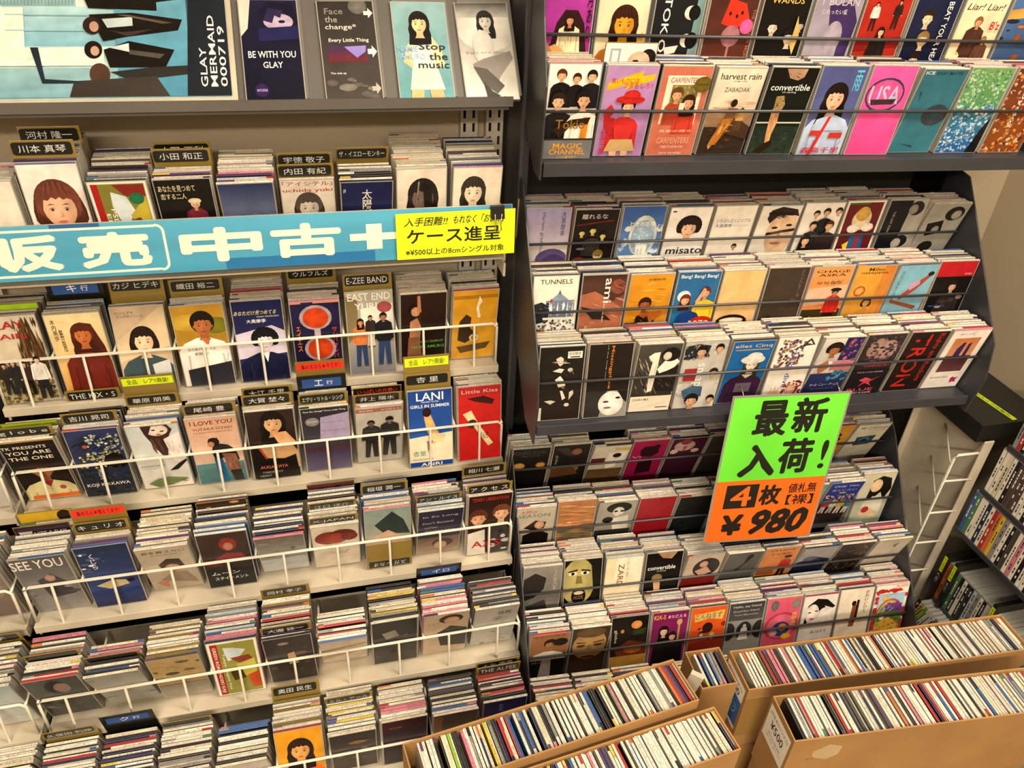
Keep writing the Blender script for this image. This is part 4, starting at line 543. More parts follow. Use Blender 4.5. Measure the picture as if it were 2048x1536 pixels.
COV['L3'] = """
1|68|grey cover with dark profile|g 8a8680 5a5650;p 241f1c .0 .4 .3 .2 .6 .4 .55 .8 .3 1.1 0 1.2;V .85 .45 .11 .8 b0aca4 L'Arc-en-Ciel;q .2 1.3 1 2 7a766e 8c887e;p 3a3634 .1 1.4 .6 1.2 .7 1.6 .2 1.8
10|66|greenish shouting face|g 17150f 120f0c;e .38 .7 .46 .75 b0a468;p 17150f .7 0 1 0 1 2 .6 2 .8 1.0;e .22 .42 .12 .06 f0ead0;e .55 .42 .12 .06 f0ead0;e .22 .42 .05 .05 1a140c;e .55 .42 .05 .05 1a140c;p 2a2010 .1 .33 .35 .28 .35 .33 .1 .38;p 2a2010 .45 .29 .7 .34 .7 .39 .45 .34;p 7a6c3c .33 .5 .45 .5 .5 .75 .3 .75;e .4 1.15 .2 .25 1a0f0a;e .4 1.05 .14 .06 d8ccb0;T .4 1.2 .26 .12 8a6a50 NUDE
4|68|cream cover with sideways italic title|g e6d2a8 ece0c8;q .25 0 1 2 efe4cc e8d8b4;V .42 .62 .16 .8 7a4c34 ZARD;v .6 .6 .08 .9 a08468 心を開いて
6|66|black cover with bare knee|g 0f0c0a 120f0d;p b08868 .3 .0 .85 .0 .7 .22 .45 .18;T .45 .5 .78 .14 f4f2ec convertible;t .45 .62 .25 .05 ddd oh-darling;e .35 .85 .15 .14 8a7044;p d8a678 .25 .9 .45 .9 .5 1.6 .35 1.6
-9|64|beige cover with oval portrait|g cdbca8 c2b09c;e .6 .55 .38 .42 2a2026;e .5 .4 .12 .14 d0a68c;p d8ae94 .3 .7 .6 .5 .8 .8 .5 .95;q 0 .95 1 2 8a2420 7a1c1a
-12|34|slate cover with lone microphone stand|g 5a5a58 484846;p 1c1c1e .6 .15 .75 .2 .6 .6 .45 .9 .35 .9 .55 .5;e .68 .2 .08 .1 17171a
-10|24|sunset cover with small red coat|g d88c50 b0602c;T .5 .1 .75 .07 2a1810 CHAGE;T .5 .26 .6 .11 4a3020 no no darlin';F .75 .4 1.1 1a100c b07850 b82c20 2a1812;e .75 .41 .12 .05 1a100c;r 0 .9 .5 1.2 8a4a20
-17|48|white-blue cover with night silhouette|g b0aea8 7a80a0;p 1c2040 0 .8 .5 .5 1 .7 1 2 0 2;e .35 .6 .2 .15 5a5c78
-16|62|dark brown crowd cover|g 2c211c 231b18;m 60 120 0 .05 1 1.9 .05 4a3a30 6a5444 1c1512 8a6c58 3a2c24
-16|58|plain ivory cover with faint sketch|g d9d0bf cfc6b4;p 8a8478 .55 .3 .7 .2 .66 .5;t .6 .12 .4 .05 a8a094 sketch
"""
COV['L4'] = """
-7|70|tan cover with white-shirted man|g a8724a 8a5c3c;t .5 .08 .8 .06 3a2418 KEISUKE;H .52 .42 .2 1c100c b8804c;e .78 .35 .2 .16 1a120e;B .5 .72 .95 e4ddd0;r 0 1.1 1 2 241f1c;p cfc8bc .35 1.1 .6 1.1 .65 2 .3 2;T .25 1.2 .4 .08 c8c0b4 長渕
-4|70|sepia close-up of lowered eyes|g 3a2c20 4a3828;e .5 .7 .46 .6 b89058;e .5 .2 .4 .2 6a5030;p 2a1c12 .15 .55 .4 .6 .4 .63 .15 .6;p 2a1c12 .6 .6 .88 .54 .88 .58 .6 .64;e .27 .72 .12 .05 4a3420;e .73 .72 .12 .05 4a3420;p 9a744a .45 .7 .55 .7 .6 1.0 .4 1.0;e .5 1.2 .2 .06 7a2c20
9|66|dark cover with two reclining faces|g 1c1713 241a12;e .75 .25 .24 .22 120f0c;e .68 .28 .15 .13 d8924a;p 2c3a1c .6 .45 .95 .4 .9 .6 .6 .6;V .12 .6 .1 .42 c8c0b4 globe;p 6a3014 .1 1.0 .5 .75 1 .9 1 1.3 .2 1.3;e .62 1.05 .25 .14 b8642c;e .3 .45 .05 .06 b87c3c;q 0 1.25 1 2 b88a3c 8a5c28
9|64|magenta cover with pair and guitar neck|g 7a1c54 84205c;T .2 .15 .32 .14 f0b838 KIX-S;T .68 .16 .5 .1 e8d8e4 また逢える;r .74 .3 .8 1.2 b89060;e .77 .35 .08 .1 c8a070;H .35 .6 .16 17100f eec4a4 l;H .6 .78 .14 17100f e8bc9c b;p 15110f .1 1.0 .4 .85 .9 1.0 .95 2 .05 2
9|60|orange flame cover with cartoon title|g d8581c c8481c;p e0b84c .08 .2 .95 .12 .9 .42 .5 .36 .12 .45;T .5 .27 .75 .2 2a5a98 とんねるず;n 44 16 0 .5 1 1.6 8a2414 e07028 4a1810 f0a848;e .5 .65 .15 .17 2a1410;H .35 .85 .1 4a2010 e8b890;H .65 .9 .1 d8a050 f0c8a0;p 7a2414 0 1.1 1 1.0 1 2 0 2
9|70|grey arches photograph cover|g 3c3c3c 6a6a68;T .5 .12 .8 .09 c8c8c4 Hello, my friend;T .48 .26 .75 .08 b0b0ac Good-bye friend;T .5 .38 .7 .07 a8a8a4 Yumi Matsutoya;r 0 .55 1 2 8a8a86;e .5 .9 .22 .3 2a2a2a;e .95 .9 .2 .3 2a2a2a;e .05 .9 .18 .3 2a2a2a;p d8d8d4 .42 .8 .58 .8 .65 1.2 .35 1.2;e .5 .75 .05 .06 c8b8b0
10|64|pink cover with round cartoon badges|g d85a74 c84a64;e .22 .22 .12 .17 6a6a68;e .85 .22 .12 .17 8a8478;e .5 .9 .5 .45 c83c58;e .5 .9 .42 .38 dc6a80;e .5 1.0 .26 .24 2a3a90;e .55 .95 .13 .13 e08c30;V .85 .75 .15 .5 f0c030 RUN RUN;e .3 1.1 .12 .12 c8a0a8;e .7 1.25 .15 .1 e8b020
10|62|white cover with ink-haired woman|g e4dfd8 dad4cc;r 0 0 1 .05 a8384c;p 14100f .08 1.0 .15 .35 .4 .15 .7 .2 .98 .45 .9 .5 .65 .4 .8 .7 .95 1.0 .7 .8 .4 .5 .2 .9;e .3 .62 .2 .3 efe2d8;e .22 .58 .05 .02 211;e .42 .55 .05 .02 211;e .32 .8 .07 .025 b02c3c;e .7 .75 .25 .3 eae4dc;T .6 1.25 .5 .1 3a3a90 みつけて;r 0 1.5 1 2 c02c40
12|56|ivory cover with back-view girl|g e6dac6 e0d2bc;p 7a4a2c .42 .5 .55 .5 .6 .9 .56 1.2 .4 1.2;e .46 .45 .07 .08 20140f;r .54 .35 .62 .95 2c1a14;S .82 .42 .12 .7 1a1614 かわいいひと
12|62|red-dotted frame with rainbow landscape|g efe4d4;T .8 .07 .35 .09 d04030 PUFFY;r .02 .14 .98 1.9 f0e8da;n 45 26 .02 .15 .98 .2 c02c30 c02c30;n 46 20 .02 .2 .07 1.8 c02c30;n 47 20 .93 .2 .98 1.8 c02c30;q .1 .25 .9 1.0 9cc0d8 c8dce0;e .5 .95 .42 .55 c86a5a;e .5 .97 .38 .5 e0c060;e .5 .99 .34 .45 7ab080;e .5 1.01 .3 .4 a8c8d8;e .3 .38 .08 .08 f0b040;m 63 60 .35 .55 .9 .95 .06 7a3c8a 8c4c9c 5c2c70;p 3c7a34 .1 .85 .5 .8 .9 .85 .9 1.3 .1 1.3;m 64 70 .1 .85 .9 1.2 .05 3c7a34 4c9040 2c5c28 c83c24;p d8a83c .1 1.2 .5 1.0 .9 1.3 .9 1.8 .1 1.8;m 65 80 .12 1.1 .88 1.75 .05 d8a83c e0c060 c83c24 5a9c44 b87828;e .3 1.0 .08 .08 f0ece0
"""
COV['L5'] = """
-6|66|pink-striped white edge|g d8ccc4
-6|66|cover under black-striped spines|g c4bcb4
-6|66|cover under maroon-striped spines|g 7a3034 5a2428
-6|60|dark blue cover beside the cartons|g 1c2444 2a3050
-6|60|pale cover behind the small carton|g d0c8bc
-6|60|cream cover tucked behind long carton|g d8ceb8
-6|60|silver cover tucked behind long carton|g b0aca8
-6|60|ivory cover tucked behind long carton|g dcd4c4
-6|60|pink-edged cover tucked behind long carton|g d8a8a4
-6|60|grey cover tucked behind long carton|g 9a968e
"""
# ------------------------------------------------------------------ setting
def struct(name, mb, mat, loc=(0, 0, 0), rot=(0, 0, 0), bevel=0):
    return tag(mb.build(name, mat, None, loc, rot, bevel), kind='structure')
struct('floor', MB().box(-2.6, -3.6, -.05, 1.4, .3, 0), 'floor')
struct('ceiling', MB().box(-2.6, -3.6, 2.62, 1.4, .3, 2.7), 'ceil')
struct('wall_back', MB().box(-2.6, .12, 0, 1.4, .2, 2.62), 'wall')
struct('wall_right', MB().box(1.25, -3.6, 0, 1.33, .12, 2.62), 'wall')
struct('wall_left', MB().box(-2.68, -3.6, 0, -2.6, .2, 2.62), 'wall')
struct('wall_front', MB().box(-2.6, -3.68, 0, 1.33, -3.6, 2.62), 'wall')
for i, (x, y, z, sx, sy, w) in enumerate(LAMPS):
    t = thing('ceiling_lamp', ['left', 'right', 'rear'][i]+' long fluorescent ceiling lamp above the aisle', 'lamp', (x, y, z))
    MB().box(-sx/2-.03, -sy/2-.03, .012, sx/2+.03, sy/2+.03, .04).build('housing', 'lamp', t)
    ld = bpy.data.lights.new('tube_light', 'AREA'); ld.shape = 'RECTANGLE'; ld.size = sx; ld.size_y = sy; ld.energy = w; ld.color = (1, .875, .69)
    lo = bpy.data.objects.new('tube_light', ld); COL.objects.link(lo); lo.parent = t
# slotted cream uprights on the wall, one at each end of the wire shelf bay
def upright(x, label):
    t = thing('slotted_upright', label, 'upright', (x, .12, 0))
    m = MB(); w = .016; zs = [.04+.025*i for i in range(76)]
    # face strip with real slot openings
    xs = [(-w, -.011), (-.006, .006), (.011, w)]
    for a, b in xs: m.box(a, -.022, 0, b, -.019, 2.0)
    for z in zs:
        for a, b in ((-.011, -.006), (.006, .011)): m.box(a, -.022, z+.016, b, -.019, z+.025)
    m.box(-w, -.019, 0, -w+.003, 0, 2.0); m.box(w-.003, -.019, 0, w, 0, 2.0)
    m.build('slotted_face', 'post', t)
    MB().box(-w+.003, -.004, 0, w-.003, -.001, 2.0).build('channel_back', 'hole', t)
    return t
upright(.012, 'cream slotted steel upright beside the dark rack panel')
upright(-.036, 'cream slotted steel upright at right end of wire shelves')
upright(-.905, 'cream slotted steel upright at left end of wire shelves')
# dark plinth and black backing behind the lower wire shelves
t = thing('gondola_back', 'black backing panel behind the lower wire shelves', 'panel', (0, 0, 0))
MB().box(-1.9, .098, 0, -.055, .106, .72).build('panel', 'black', t)
MB().box(-1.9, -.36, 0, -.002, .08, .035).build('plinth', 'black', t)
t = thing('rack_side_panel', 'tall dark side panel between wire shelves and dark racks', 'panel', (0, 0, 0))
MB().box(.034, -.03, 0, .046, .118, 2.1).build('panel', 'dark', t)
MB().box(.028, -.035, 0, .034, -.025, 2.1).build('edge_trim', 'rod', t)
t = thing('rack_back_panel', 'black backing panel behind the dark CD racks', 'panel', (0, .035, 0), (0, 0, RG))
MB().box(.052, .02, 0, .93, .03, 2.1).build('panel', 'black', t)

# ------------------------------------------------------------------ white wire shelves
def wire_shelf(name, row, label, x0=-.89, x1=0.0, ncol=9, group=None, from_col=0):
    y, z = ROWS[row][0], ROWS[row][1]; fl = z-.0885; L = x1-x0
    t = thing(name, label, 'shelf', (x0, y, fl), group=group)
    pan = MB()
    pan.prism([(.014, -.0045), (.143, -.0045), (.143, .05), (.140, .05), (.140, -.001), (.014, -.001)] if row == 'R2' else
              [(-.012, -.018), (-.0085, -.018), (-.0085, -.0045), (.139, -.0045), (.143, -.0045), (.143, .088), (.140, .088), (.140, -.001), (-.012, -.001)], 'x', 0, L)
    pan.build('pan', 'white_pan', t, bevel=.0008)
    h = z-fl; r = .0028
    MB().tube([(0.004, 0, 0), (.004, 0, h-.008), (.012, 0, h), (L-.012, 0, h), (L-.004, 0, h-.008), (L-.004, 0, 0)], r, 8).build('front_rail', 'white_wire', t, smooth=True)
    p = L/ncol
    post = None; div = None
    for i in range(from_col, 0 if row == 'R2' else ncol):
        x = p*(i+.5)
        if post is None:
            post = MB().tube([(0, 0, h), (0, -.002, h-.004), (0, -.008, .002), (0, -.0095, -.006)], r*.9, 7)
            po = post.build('wire_post', 'white_wire', t, (x, 0, 0), smooth=True); post = po
        else: add('wire_post', post.data, t, (x, 0, 0))
        if i:
            if div is None: div = MB().tube([(0, .002, h), (0, .13, h+.002), (0, .138, h-.004), (0, .139, .06)], r*.8, 6).build('divider_wire', 'white_wire', t, (p*i, 0, 0), smooth=True)
            else: add('divider_wire', div.data, t, (p*i, 0, 0))
    for x in (0.004, L-.004):
        MB().tube([(x, 0, h-.004), (x, .135, h), (x, .14, .05)], r*.9, 6).build('end_wire', 'white_wire', t, smooth=True)
    MB().box(.002, -.004, -.03, .006, .15, -.0045).build('bracket', 'white_pan', t); MB().box(L-.006, -.004, -.03, L-.002, .15, -.0045).build('bracket', 'white_pan', t)
    return t
names = {'R2': 'white wire shelf behind the blue banner', 'R3': 'white wire shelf directly below the blue banner', 'R4': 'second white wire shelf below the banner',
         'R5': 'third white wire shelf below the banner', 'R6': 'fourth white wire shelf below the banner', 'R7': 'lowest white wire shelf near the floor'}
for r in names: wire_shelf('wire_shelf', r, names[r], group='white wire shelves of the main bay')
nn = {'R4': 'neighbouring white wire shelf end at left edge, uppermost', 'R5': 'neighbouring white wire shelf end at left edge, middle', 'R6': 'neighbouring white wire shelf end at left edge, lowest but one', 'R7': 'neighbouring white wire shelf end at left edge, lowest'}
for r in nn: wire_shelf('wire_shelf', r, nn[r], -1.792, -.902, 9, 'white wire shelves of the left bay', from_col=6)

# ------------------------------------------------------------------ grey slanted top shelf
t = thing('display_shelf', 'grey slanted display shelf along the top of the wall', 'shelf', (0, 0, 0))
sl = math.radians(42)
MB().prism([(-.085, 1.259), (-.066, 1.255), (.055, 1.390), (.055, 1.397), (.05, 1.397), (-.068, 1.265), (-.081, 1.266), (-.081, 1.274), (-.085, 1.274)][::-1], 'x', -1.7, -.001).build('tray', 'shelf_grey', t)
MB().prism([(-.07, 1.250), (.11, 1.232), (.11, 1.24), (-.07, 1.256)][::-1], 'x', -1.7, -.004).build('underside', 'shelf_grey', t)
for i, x in enumerate((-.012, -.9)):
    MB().prism([(-.084, 1.258), (.115, 1.232), (.115, 1.41), (.05, 1.395)][::-1], 'x', x, x+.004).build('end_bracket', 'shelf_grey', t)

# ------------------------------------------------------------------ dark racks of the rotated right bay (built square, then turned)
def dark_rack(label, rows, x0, x1, panel, back, lip_z, shift=0):
    t = thing('cd_rack', label, 'rack', (shift, 0, 0), (0, 0, RG))
    for x in (x0-.006, x1+.003):
        MB().prism(panel[::-1], 'x', x, x+.003).build('side_panel', 'dark', t, bevel=.0006)
    for k, r in enumerate(rows):
        y, z, dz = ROWS[r][0], ROWS[r][1], ROWS[r][2]; fl = z-dz-.001
        last = k == len(rows)-1
        fr = -.014 if last else .012
        poly = [(y+fr, fl-.003), (y+.125, fl-.003), (y+.125, fl+.03), (y+.122, fl+.03), (y+.122, fl), (y+fr, fl)]
        MB().prism(poly, 'x', x0, x1).build('tier_pan', 'dark', t)
        MB().tube([(x0, y, z), (x1, y, z)], .0026, 8).build('retaining_rod', 'rod', t, smooth=True)
        if last: MB().box(x0, y-.02, fl-lip_z, x1, y-.014, fl+.004).build('front_lip', 'dark', t, bevel=.0008)
    return t
def slant(rows, top, bot, front=.022):
    y0, z0 = ROWS[rows[0]][:2]; y1, z1 = ROWS[rows[-1]][:2]
    return y0, z0, y1, z1
dark_rack('upper dark two-tier CD rack at the top right', ['T1', 'T2'], .036, .945,
          [(.02, 1.26), (-.12, 1.165), (-.168, 1.165), (-.168, 1.2), (-.17, 1.31), (-.125, 1.40), (-.10, 1.50), (.02, 1.55)][::-1], 0, .019, .006)
dark_rack('middle dark three-tier CD rack with grey side panels', ['M1', 'M2', 'M3'], .026, .902,
          [(.02, .90), (-.2, .715), (-.276, .712), (-.29, .80), (-.275, .87), (-.10, 1.075), (-.06, 1.12), (.02, 1.13)][::-1], 0, .016, .012)
dark_rack('lower dark five-tier CD rack behind the cartons', ['L1', 'L2', 'L3', 'L4', 'L5'], .012, .868,
          [(.02, .1), (-.3, .02), (-.482, .02), (-.482, .1), (-.475, .17), (-.16, .565), (-.12, .60), (.02, .60)][::-1], 0, .03, .018)
t = thing('rack_bracket', 'black bracket under the top rack beside bare wall', 'bracket', (.93, -.02, 1.05))
MB().prism([(-.06, .03), (0, .0), (.06, .02), (.06, .13), (-.07, .13)], 'x', -.045, -.041).build('arm', 'clip', t); MB().box(-.05, -.06, .10, -.036, .08, .13).build('cap', 'clip', t)

# ------------------------------------------------------------------ CD singles
PAL = {'w': 'e6dece', 'c': 'd8ccb0', 'k': '1d1a1a', 'g': '8c8a88', 'r': 'b02a2c', 'p': 'd0788c', 'b': '2f5a9a', 'n': '20264a', 'y': 'd8b83a', 'o': 'cf6a2c', 'e': '4a7a50', 'u': '5c3a6a', 'm': '8a7434', 'l': '8cbc1e', 's': 'b8c4cc', 'd': '4a3a34', 'v': 'e2cfc4'}
PNAME = {'w': 'white', 'c': 'cream', 'k': 'black', 'g': 'grey', 'r': 'red', 'p': 'pink', 'b': 'blue', 'n': 'navy', 'y': 'yellow', 'o': 'orange', 'e': 'green', 'u': 'purple', 'm': 'gold', 'l': 'lime green', 's': 'silvery blue', 'd': 'brown', 'v': 'pale pink'}
CASE = lin('a9a49a'); CASE2 = lin('6f6b66')
def case_mesh(w, th, h, spine, front=None, seed=0):
    """slim case: front, back, sides, printed top edge with coloured end blocks"""
    a = w/2; rr = random.Random(seed); v = []; f = []; c = []; u = []
    def q(pts, col, uv=None):
        n = len(v); v.extend(pts); f.append((n, n+1, n+2, n+3)); c.append(col); u.append(uv)
    fc = front or CASE
    q([(-a, 0, 0), (a, 0, 0), (a, 0, h), (-a, 0, h)], fc)
    q([(a, th, 0), (-a, th, 0), (-a, th, h), (a, th, h)], CASE2)
    q([(-a, th, 0), (-a, 0, 0), (-a, 0, h), (-a, th, h)], CASE); q([(a, 0, 0), (a, th, 0), (a, th, h), (a, 0, h)], CASE)
    q([(-a, th, 0), (a, th, 0), (a, 0, 0), (-a, 0, 0)], CASE2)
    cuts = [0.0, 1.0]
    if rr.random() < .28: cuts = sorted(cuts+[rr.choice((.12, .2, .8, .88, .3))])
    alt = lin(PAL[rr.choice('rkbnpoegyukw')])
    row = seed % 9973
    for i in range(len(cuts)-1):
        t0, t1 = cuts[i], cuts[i+1]; col = spine
        if len(cuts) == 3 and (t1-t0) < .5: col = alt
        y0, y1 = th*.06, th*.94
        q([(-a+w*t0, y0, h), (-a+w*t1, y0, h), (-a+w*t1, y1, h), (-a+w*t0, y1, h)], col, [(t0, row+.01), (t1, row+.01), (t1, row+.99), (t0, row+.99)])
    q([(-a, 0, h), (a, 0, h), (a, th*.06, h), (-a, th*.06, h)], CASE); q([(-a, th*.94, h), (a, th*.94, h), (a, th, h), (-a, th, h)], CASE2)
    return v, f, c, u
STUFF = ([], [], [], [])
def stuff_add(geo, mat):
    v, f, c, u = geo; n = len(STUFF[0])
    STUFF[0].extend(tuple(mat @ Vector(p)) for p in v); STUFF[1].extend(tuple(n+i for i in q) for q in f); STUFF[2].extend(c); STUFF[3].extend(u)
def case_obj(name, geo, loc, rot):
    return add(name, new_mesh(name, *geo, ('spine',)), None, loc, rot)
SEED = [0]
H = .17; TH = .0046; STEP = .0051
def spine_col(rr, pal=None):
    ch = rr.choice(pal) if pal else rr.choice('wwwwwwwwwwwcccccccvvvvgkrpbnsud')
    k = rr.uniform(.8, 1.04); return ch, tuple(q*k for q in lin(PAL[ch])[:3])+(1,)
def stack(row, col, lean, depth, short, spec, x=None, w=None, phrase=None, dark=0, pal=None):
    y, z, dz, xs, pitch, cw, turned, ph, H = ROWS[row]
    x = xs+pitch*col if x is None else x; w = w or cw; phrase = phrase or ph
    rr = random.Random(hash_(row)*131+col*17+5)
    if row[0] in 'ML': depth = min(depth, 78)
    a = math.radians(lean); fl = z-dz
    g = G if turned else 0; rz = RG if turned else 0
    # foot of the front case: its face passes just behind the rod
    fy = y+.0045-math.tan(a)*dz
    ab = {'R4': 'R3', 'R5': 'R4', 'R6': 'R5', 'R7': 'R6'}.get(row)
    if ab: depth = min(depth, 1000*(ROWS[ab][0]-.018-fy-math.sin(a)*H)+TH*1000)
    if (row, col) == ('R2', 1): fl += .025
    loc = (x, fy+g*x, fl); rot = (-a, rr.uniform(-.006, .006), rz)
    SEED[0] += 1
    ch, sc = spine_col(rr)
    key = f'CD single with {short}'
    front = case_obj('cd_single', case_mesh(w, TH, H, sc, CASE, SEED[0]), loc, rot)
    tag(front, f'{key}, {phrase}', 'CD single', 'front CD singles of the stacks')
    if spec:
        art = Art(1.97); art.rr = random.Random(SEED[0]); zs = (H-.003)/(1.97*(w-.003))
        put_art(art.run(spec), 'cover_print', w-.003, 'print', front, (0, 0, .0015), zs=zs, letters='title_lettering')
    n = max(1, int(depth/1000/STEP)); step = STEP/math.cos(a)
    tilt = .2 if row == 'R2' else 0
    for k in range(1, n):
        SEED[0] += 1; ch, sc = spine_col(rr, pal if rr.random() < .7 else None)
        dx = rr.gauss(0, .0012); dzk = rr.uniform(-.0015, .0015)+k*step*tilt
        lk = a+rr.uniform(-.012, .012)
        L = (x+dx, fy+g*x+k*step, fl+dzk); R = (-lk, rr.uniform(-.008, .008), rz)
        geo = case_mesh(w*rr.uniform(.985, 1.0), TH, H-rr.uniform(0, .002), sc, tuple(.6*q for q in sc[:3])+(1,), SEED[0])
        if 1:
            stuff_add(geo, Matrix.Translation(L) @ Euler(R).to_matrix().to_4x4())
    return loc, a, rz
def hash_(s): return sum((i+3)*ord(ch) for i, ch in enumerate(s))
FRONT = {}
PALS = {('R6', 0): 'wwwpwk', ('R6', 1): 'wpwwk', ('R6', 2): 'wwcmb', ('R6', 3): 'wwpgs', ('R6', 4): 'wuwcm', ('R6', 5): 'wwwr', ('R6', 6): 'ckgyc', ('R6', 7): 'wwpwc', ('R6', 8): 'wkrwg', ('R7', 0): 'ww', ('R7', 1): 'wwnw', ('R7', 2): 'wwwg', ('R7', 3): 'wkbw', ('R7', 4): 'wm', ('R7', 5): 'wyw', ('R7', 6): 'wwp', ('R7', 7): 'wbkw', ('R7', 8): 'wrpk', ('R5', 0): 'wwn', ('R5', 2): 'cwc', ('R5', 4): 'wwn', ('R2', 7): 'cwcc', ('R2', 6): 'kwg', ('R3', 7): 'wc', ('R4', 2): 'wc'}
for row, txt in COV.items():
    for c, line in enumerate(l for l in txt.strip().split('\n')):
        ln, dp, sh, sp = line.split('|')
        FRONT[(row, c)] = stack(row, c, float(ln), float(dp), sh, sp, pal=PALS.get((row, c)))
NB = {'R4': (-8, 70, 'white-edged pale cover', 'g d8d4cc b8b4ac;r 0 .1 1 .4 c8a83a'), 'R5': (-13, 85, 'taupe portrait cover', 'g 8a7c70 6a5c54;e .6 .9 .3 .4 a08878;e .55 .5 .3 .25 2a201c'),
      'R6': (-16, 95, 'watery blue-grey cover', 'g 9aacb0 c0c4c0;n 50 10 0 0 1 2 8aa0a8 b8c4c8 d0d0cc'), 'R7': (-18, 110, 'white and navy cover', 'g d0d4dc 3a5a9a')}
NBP = {'R4': 'at left edge, neighbouring upper wire shelf', 'R5': 'at left edge, neighbouring middle wire shelf', 'R6': 'at left edge, neighbouring third wire shelf', 'R7': 'at left edge, neighbouring lowest wire shelf'}
for r, (ln, dp, sh, sp) in NB.items(): FRONT[(r, -1)] = stack(r, 31, ln, dp, sh, sp, x=-.950, phrase=NBP[r], pal='wwwb' if r == 'R7' else 'wwwg')

# top shelf: four singles leaning back, and the sleeved photographs
R1 = [(-.368, 'hooded figure on navy', 'g 1a1a33 0d0d20;p cfc8bc 0 0 .2 0 .12 .55 0 .7;p 14122c .1 .75 .25 .55 .35 .2 .5 .05 .9 .05 1 .3 1 .9;e .66 .42 .26 .16 b6a4c0;p 2a2448 .4 .4 .5 .15 .75 .2 .7 .35 .6 .3 .55 .45;e .72 .42 .06 .03 1a1430;p 1f1f4c .3 .55 1 .5 1 .75 .3 .8;T .5 1.05 .82 .13 f6f4ee BE WITH YOU;T .5 1.25 .34 .12 f6f4ee GLAY;e .27 1.73 .12 .13 2f1c54;t .27 1.73 .18 .05 c8b8d8 初回'),
      (-.25, 'grey arrows and purple photo', 'g 2e2a28 453f3b;T .28 .2 .33 .12 8a847c Face;T .22 .36 .22 .12 a09a92 the;T .38 .52 .56 .13 d8d2c8 change*;T .5 .78 .72 .09 f0ece4 Every Little Thing;e .72 .1 .17 .16 6a6660;q .1 .88 .8 1.2 3a2c50 6a2426;p 8a7cc8 .4 .9 .8 .88 .78 1.0 .62 1.12;p d8d4cc .82 .2 .9 .2 .9 .14 .99 .24 .9 .34 .9 .28 .82 .28;p e8e4dc .82 .95 .9 .95 .9 .88 .99 1.0 .9 1.12 .9 1.05 .82 1.05;p b8b4ac .82 1.68 .9 1.68 .9 1.6 .99 1.72 .9 1.84 .9 1.77 .82 1.77;T .25 1.42 .28 .05 e8e4dc This side up;n 51 10 .1 1.5 .9 1.9 5a544e 6a645c 7a746c'),
      (-.137, 'white-dressed woman on teal', 'g 86a8ac 5f9ca4;p e4c290 .2 .9 .35 .7 .7 .7 .85 .95 .9 1.3 .75 1.3 .3 1.35 .12 1.2;p f4f0e0 .3 .72 .42 .68 .5 .9 .6 .68 .68 .75 .72 1.35 .3 1.35;p f2ecc8 .28 1.3 .74 1.3 .85 1.75 .2 1.75;H .48 .42 .22 1a1210 e6c490 l;p d8b480 .22 1.75 .45 1.75 .42 1.97 .2 1.97;p d8b480 .55 1.75 .8 1.75 .82 1.97 .58 1.97;T .68 .92 .5 .17 1c2c34 Stop;T .78 1.1 .35 .14 1c2c34 the;T .68 1.27 .58 .13 1c2c34 music;T .22 .95 .38 .11 8ab0dc NAMIE;T .3 1.1 .48 .11 9abce0 AMURO'),
      (-.031, 'black and white kneeling woman', 'g 6a6660 e8e4dc;e .55 .5 .6 .5 d8d4cc;q 0 0 1 .3 4a4642 b8b4ac;H .54 .36 .19 2a2624 cfcac2 l;p c8c4bc .25 .75 .4 .55 .55 .6 .65 .8 .6 1.3 .4 1.35 .25 1.1;p 8a857e .2 1.25 .4 1.15 .95 1.0 .98 1.15 .7 1.5 .6 1.7 .3 1.5;p 5a554f .2 1.3 .45 1.35 .75 1.7 .6 1.85 .35 1.65;p 3a3632 .35 1.6 .5 1.8 .65 1.9 .4 1.97;t .5 1.02 .85 .05 8a8680 You are mine')]
for x, sh, sp in R1:
    rx = -sl; SEED[0] += 1
    o = case_obj('cd_single', case_mesh(.0885, .006, H, lin('ddd6c8'), CASE, SEED[0]), (x, -.0745, 1.2665), (rx, random.uniform(-.02, .02), 0))
    tag(o, f'CD single with {sh}, leaning on the grey top shelf', 'CD single', 'singles displayed on the top shelf')
    a = Art(); a.h = 1.97; put_art(a.run(sp), 'cover_print', .0855, 'print', o, (0, 0, H-1.97*.0855-.001), letters='title_lettering')
    SEED[0] += 1
    stuff_add(case_mesh(.0885, .005, H, lin('c8c4bc'), CASE2, SEED[0]), Matrix.Translation((x+.004, -.0745+.0075/math.cos(sl)*.62, 1.2665+.0075*.72)) @ Matrix.Rotation(rx, 4, 'X'))
def sleeve(x, w, h, label, spec, art_h):
    t = thing('photo_sleeve', label, 'photo print', (x, -.072, 1.2685), (-sl, 0, 0))
    MB().box(-w/2, 0, 0, w/2, .002, h).build('card', 'white_pan', t)
    a = Art(); a.h = art_h; a.l = 0
    put_art(a.run(spec), 'photo', w-.016, 'print', t, (0, 0, .008))
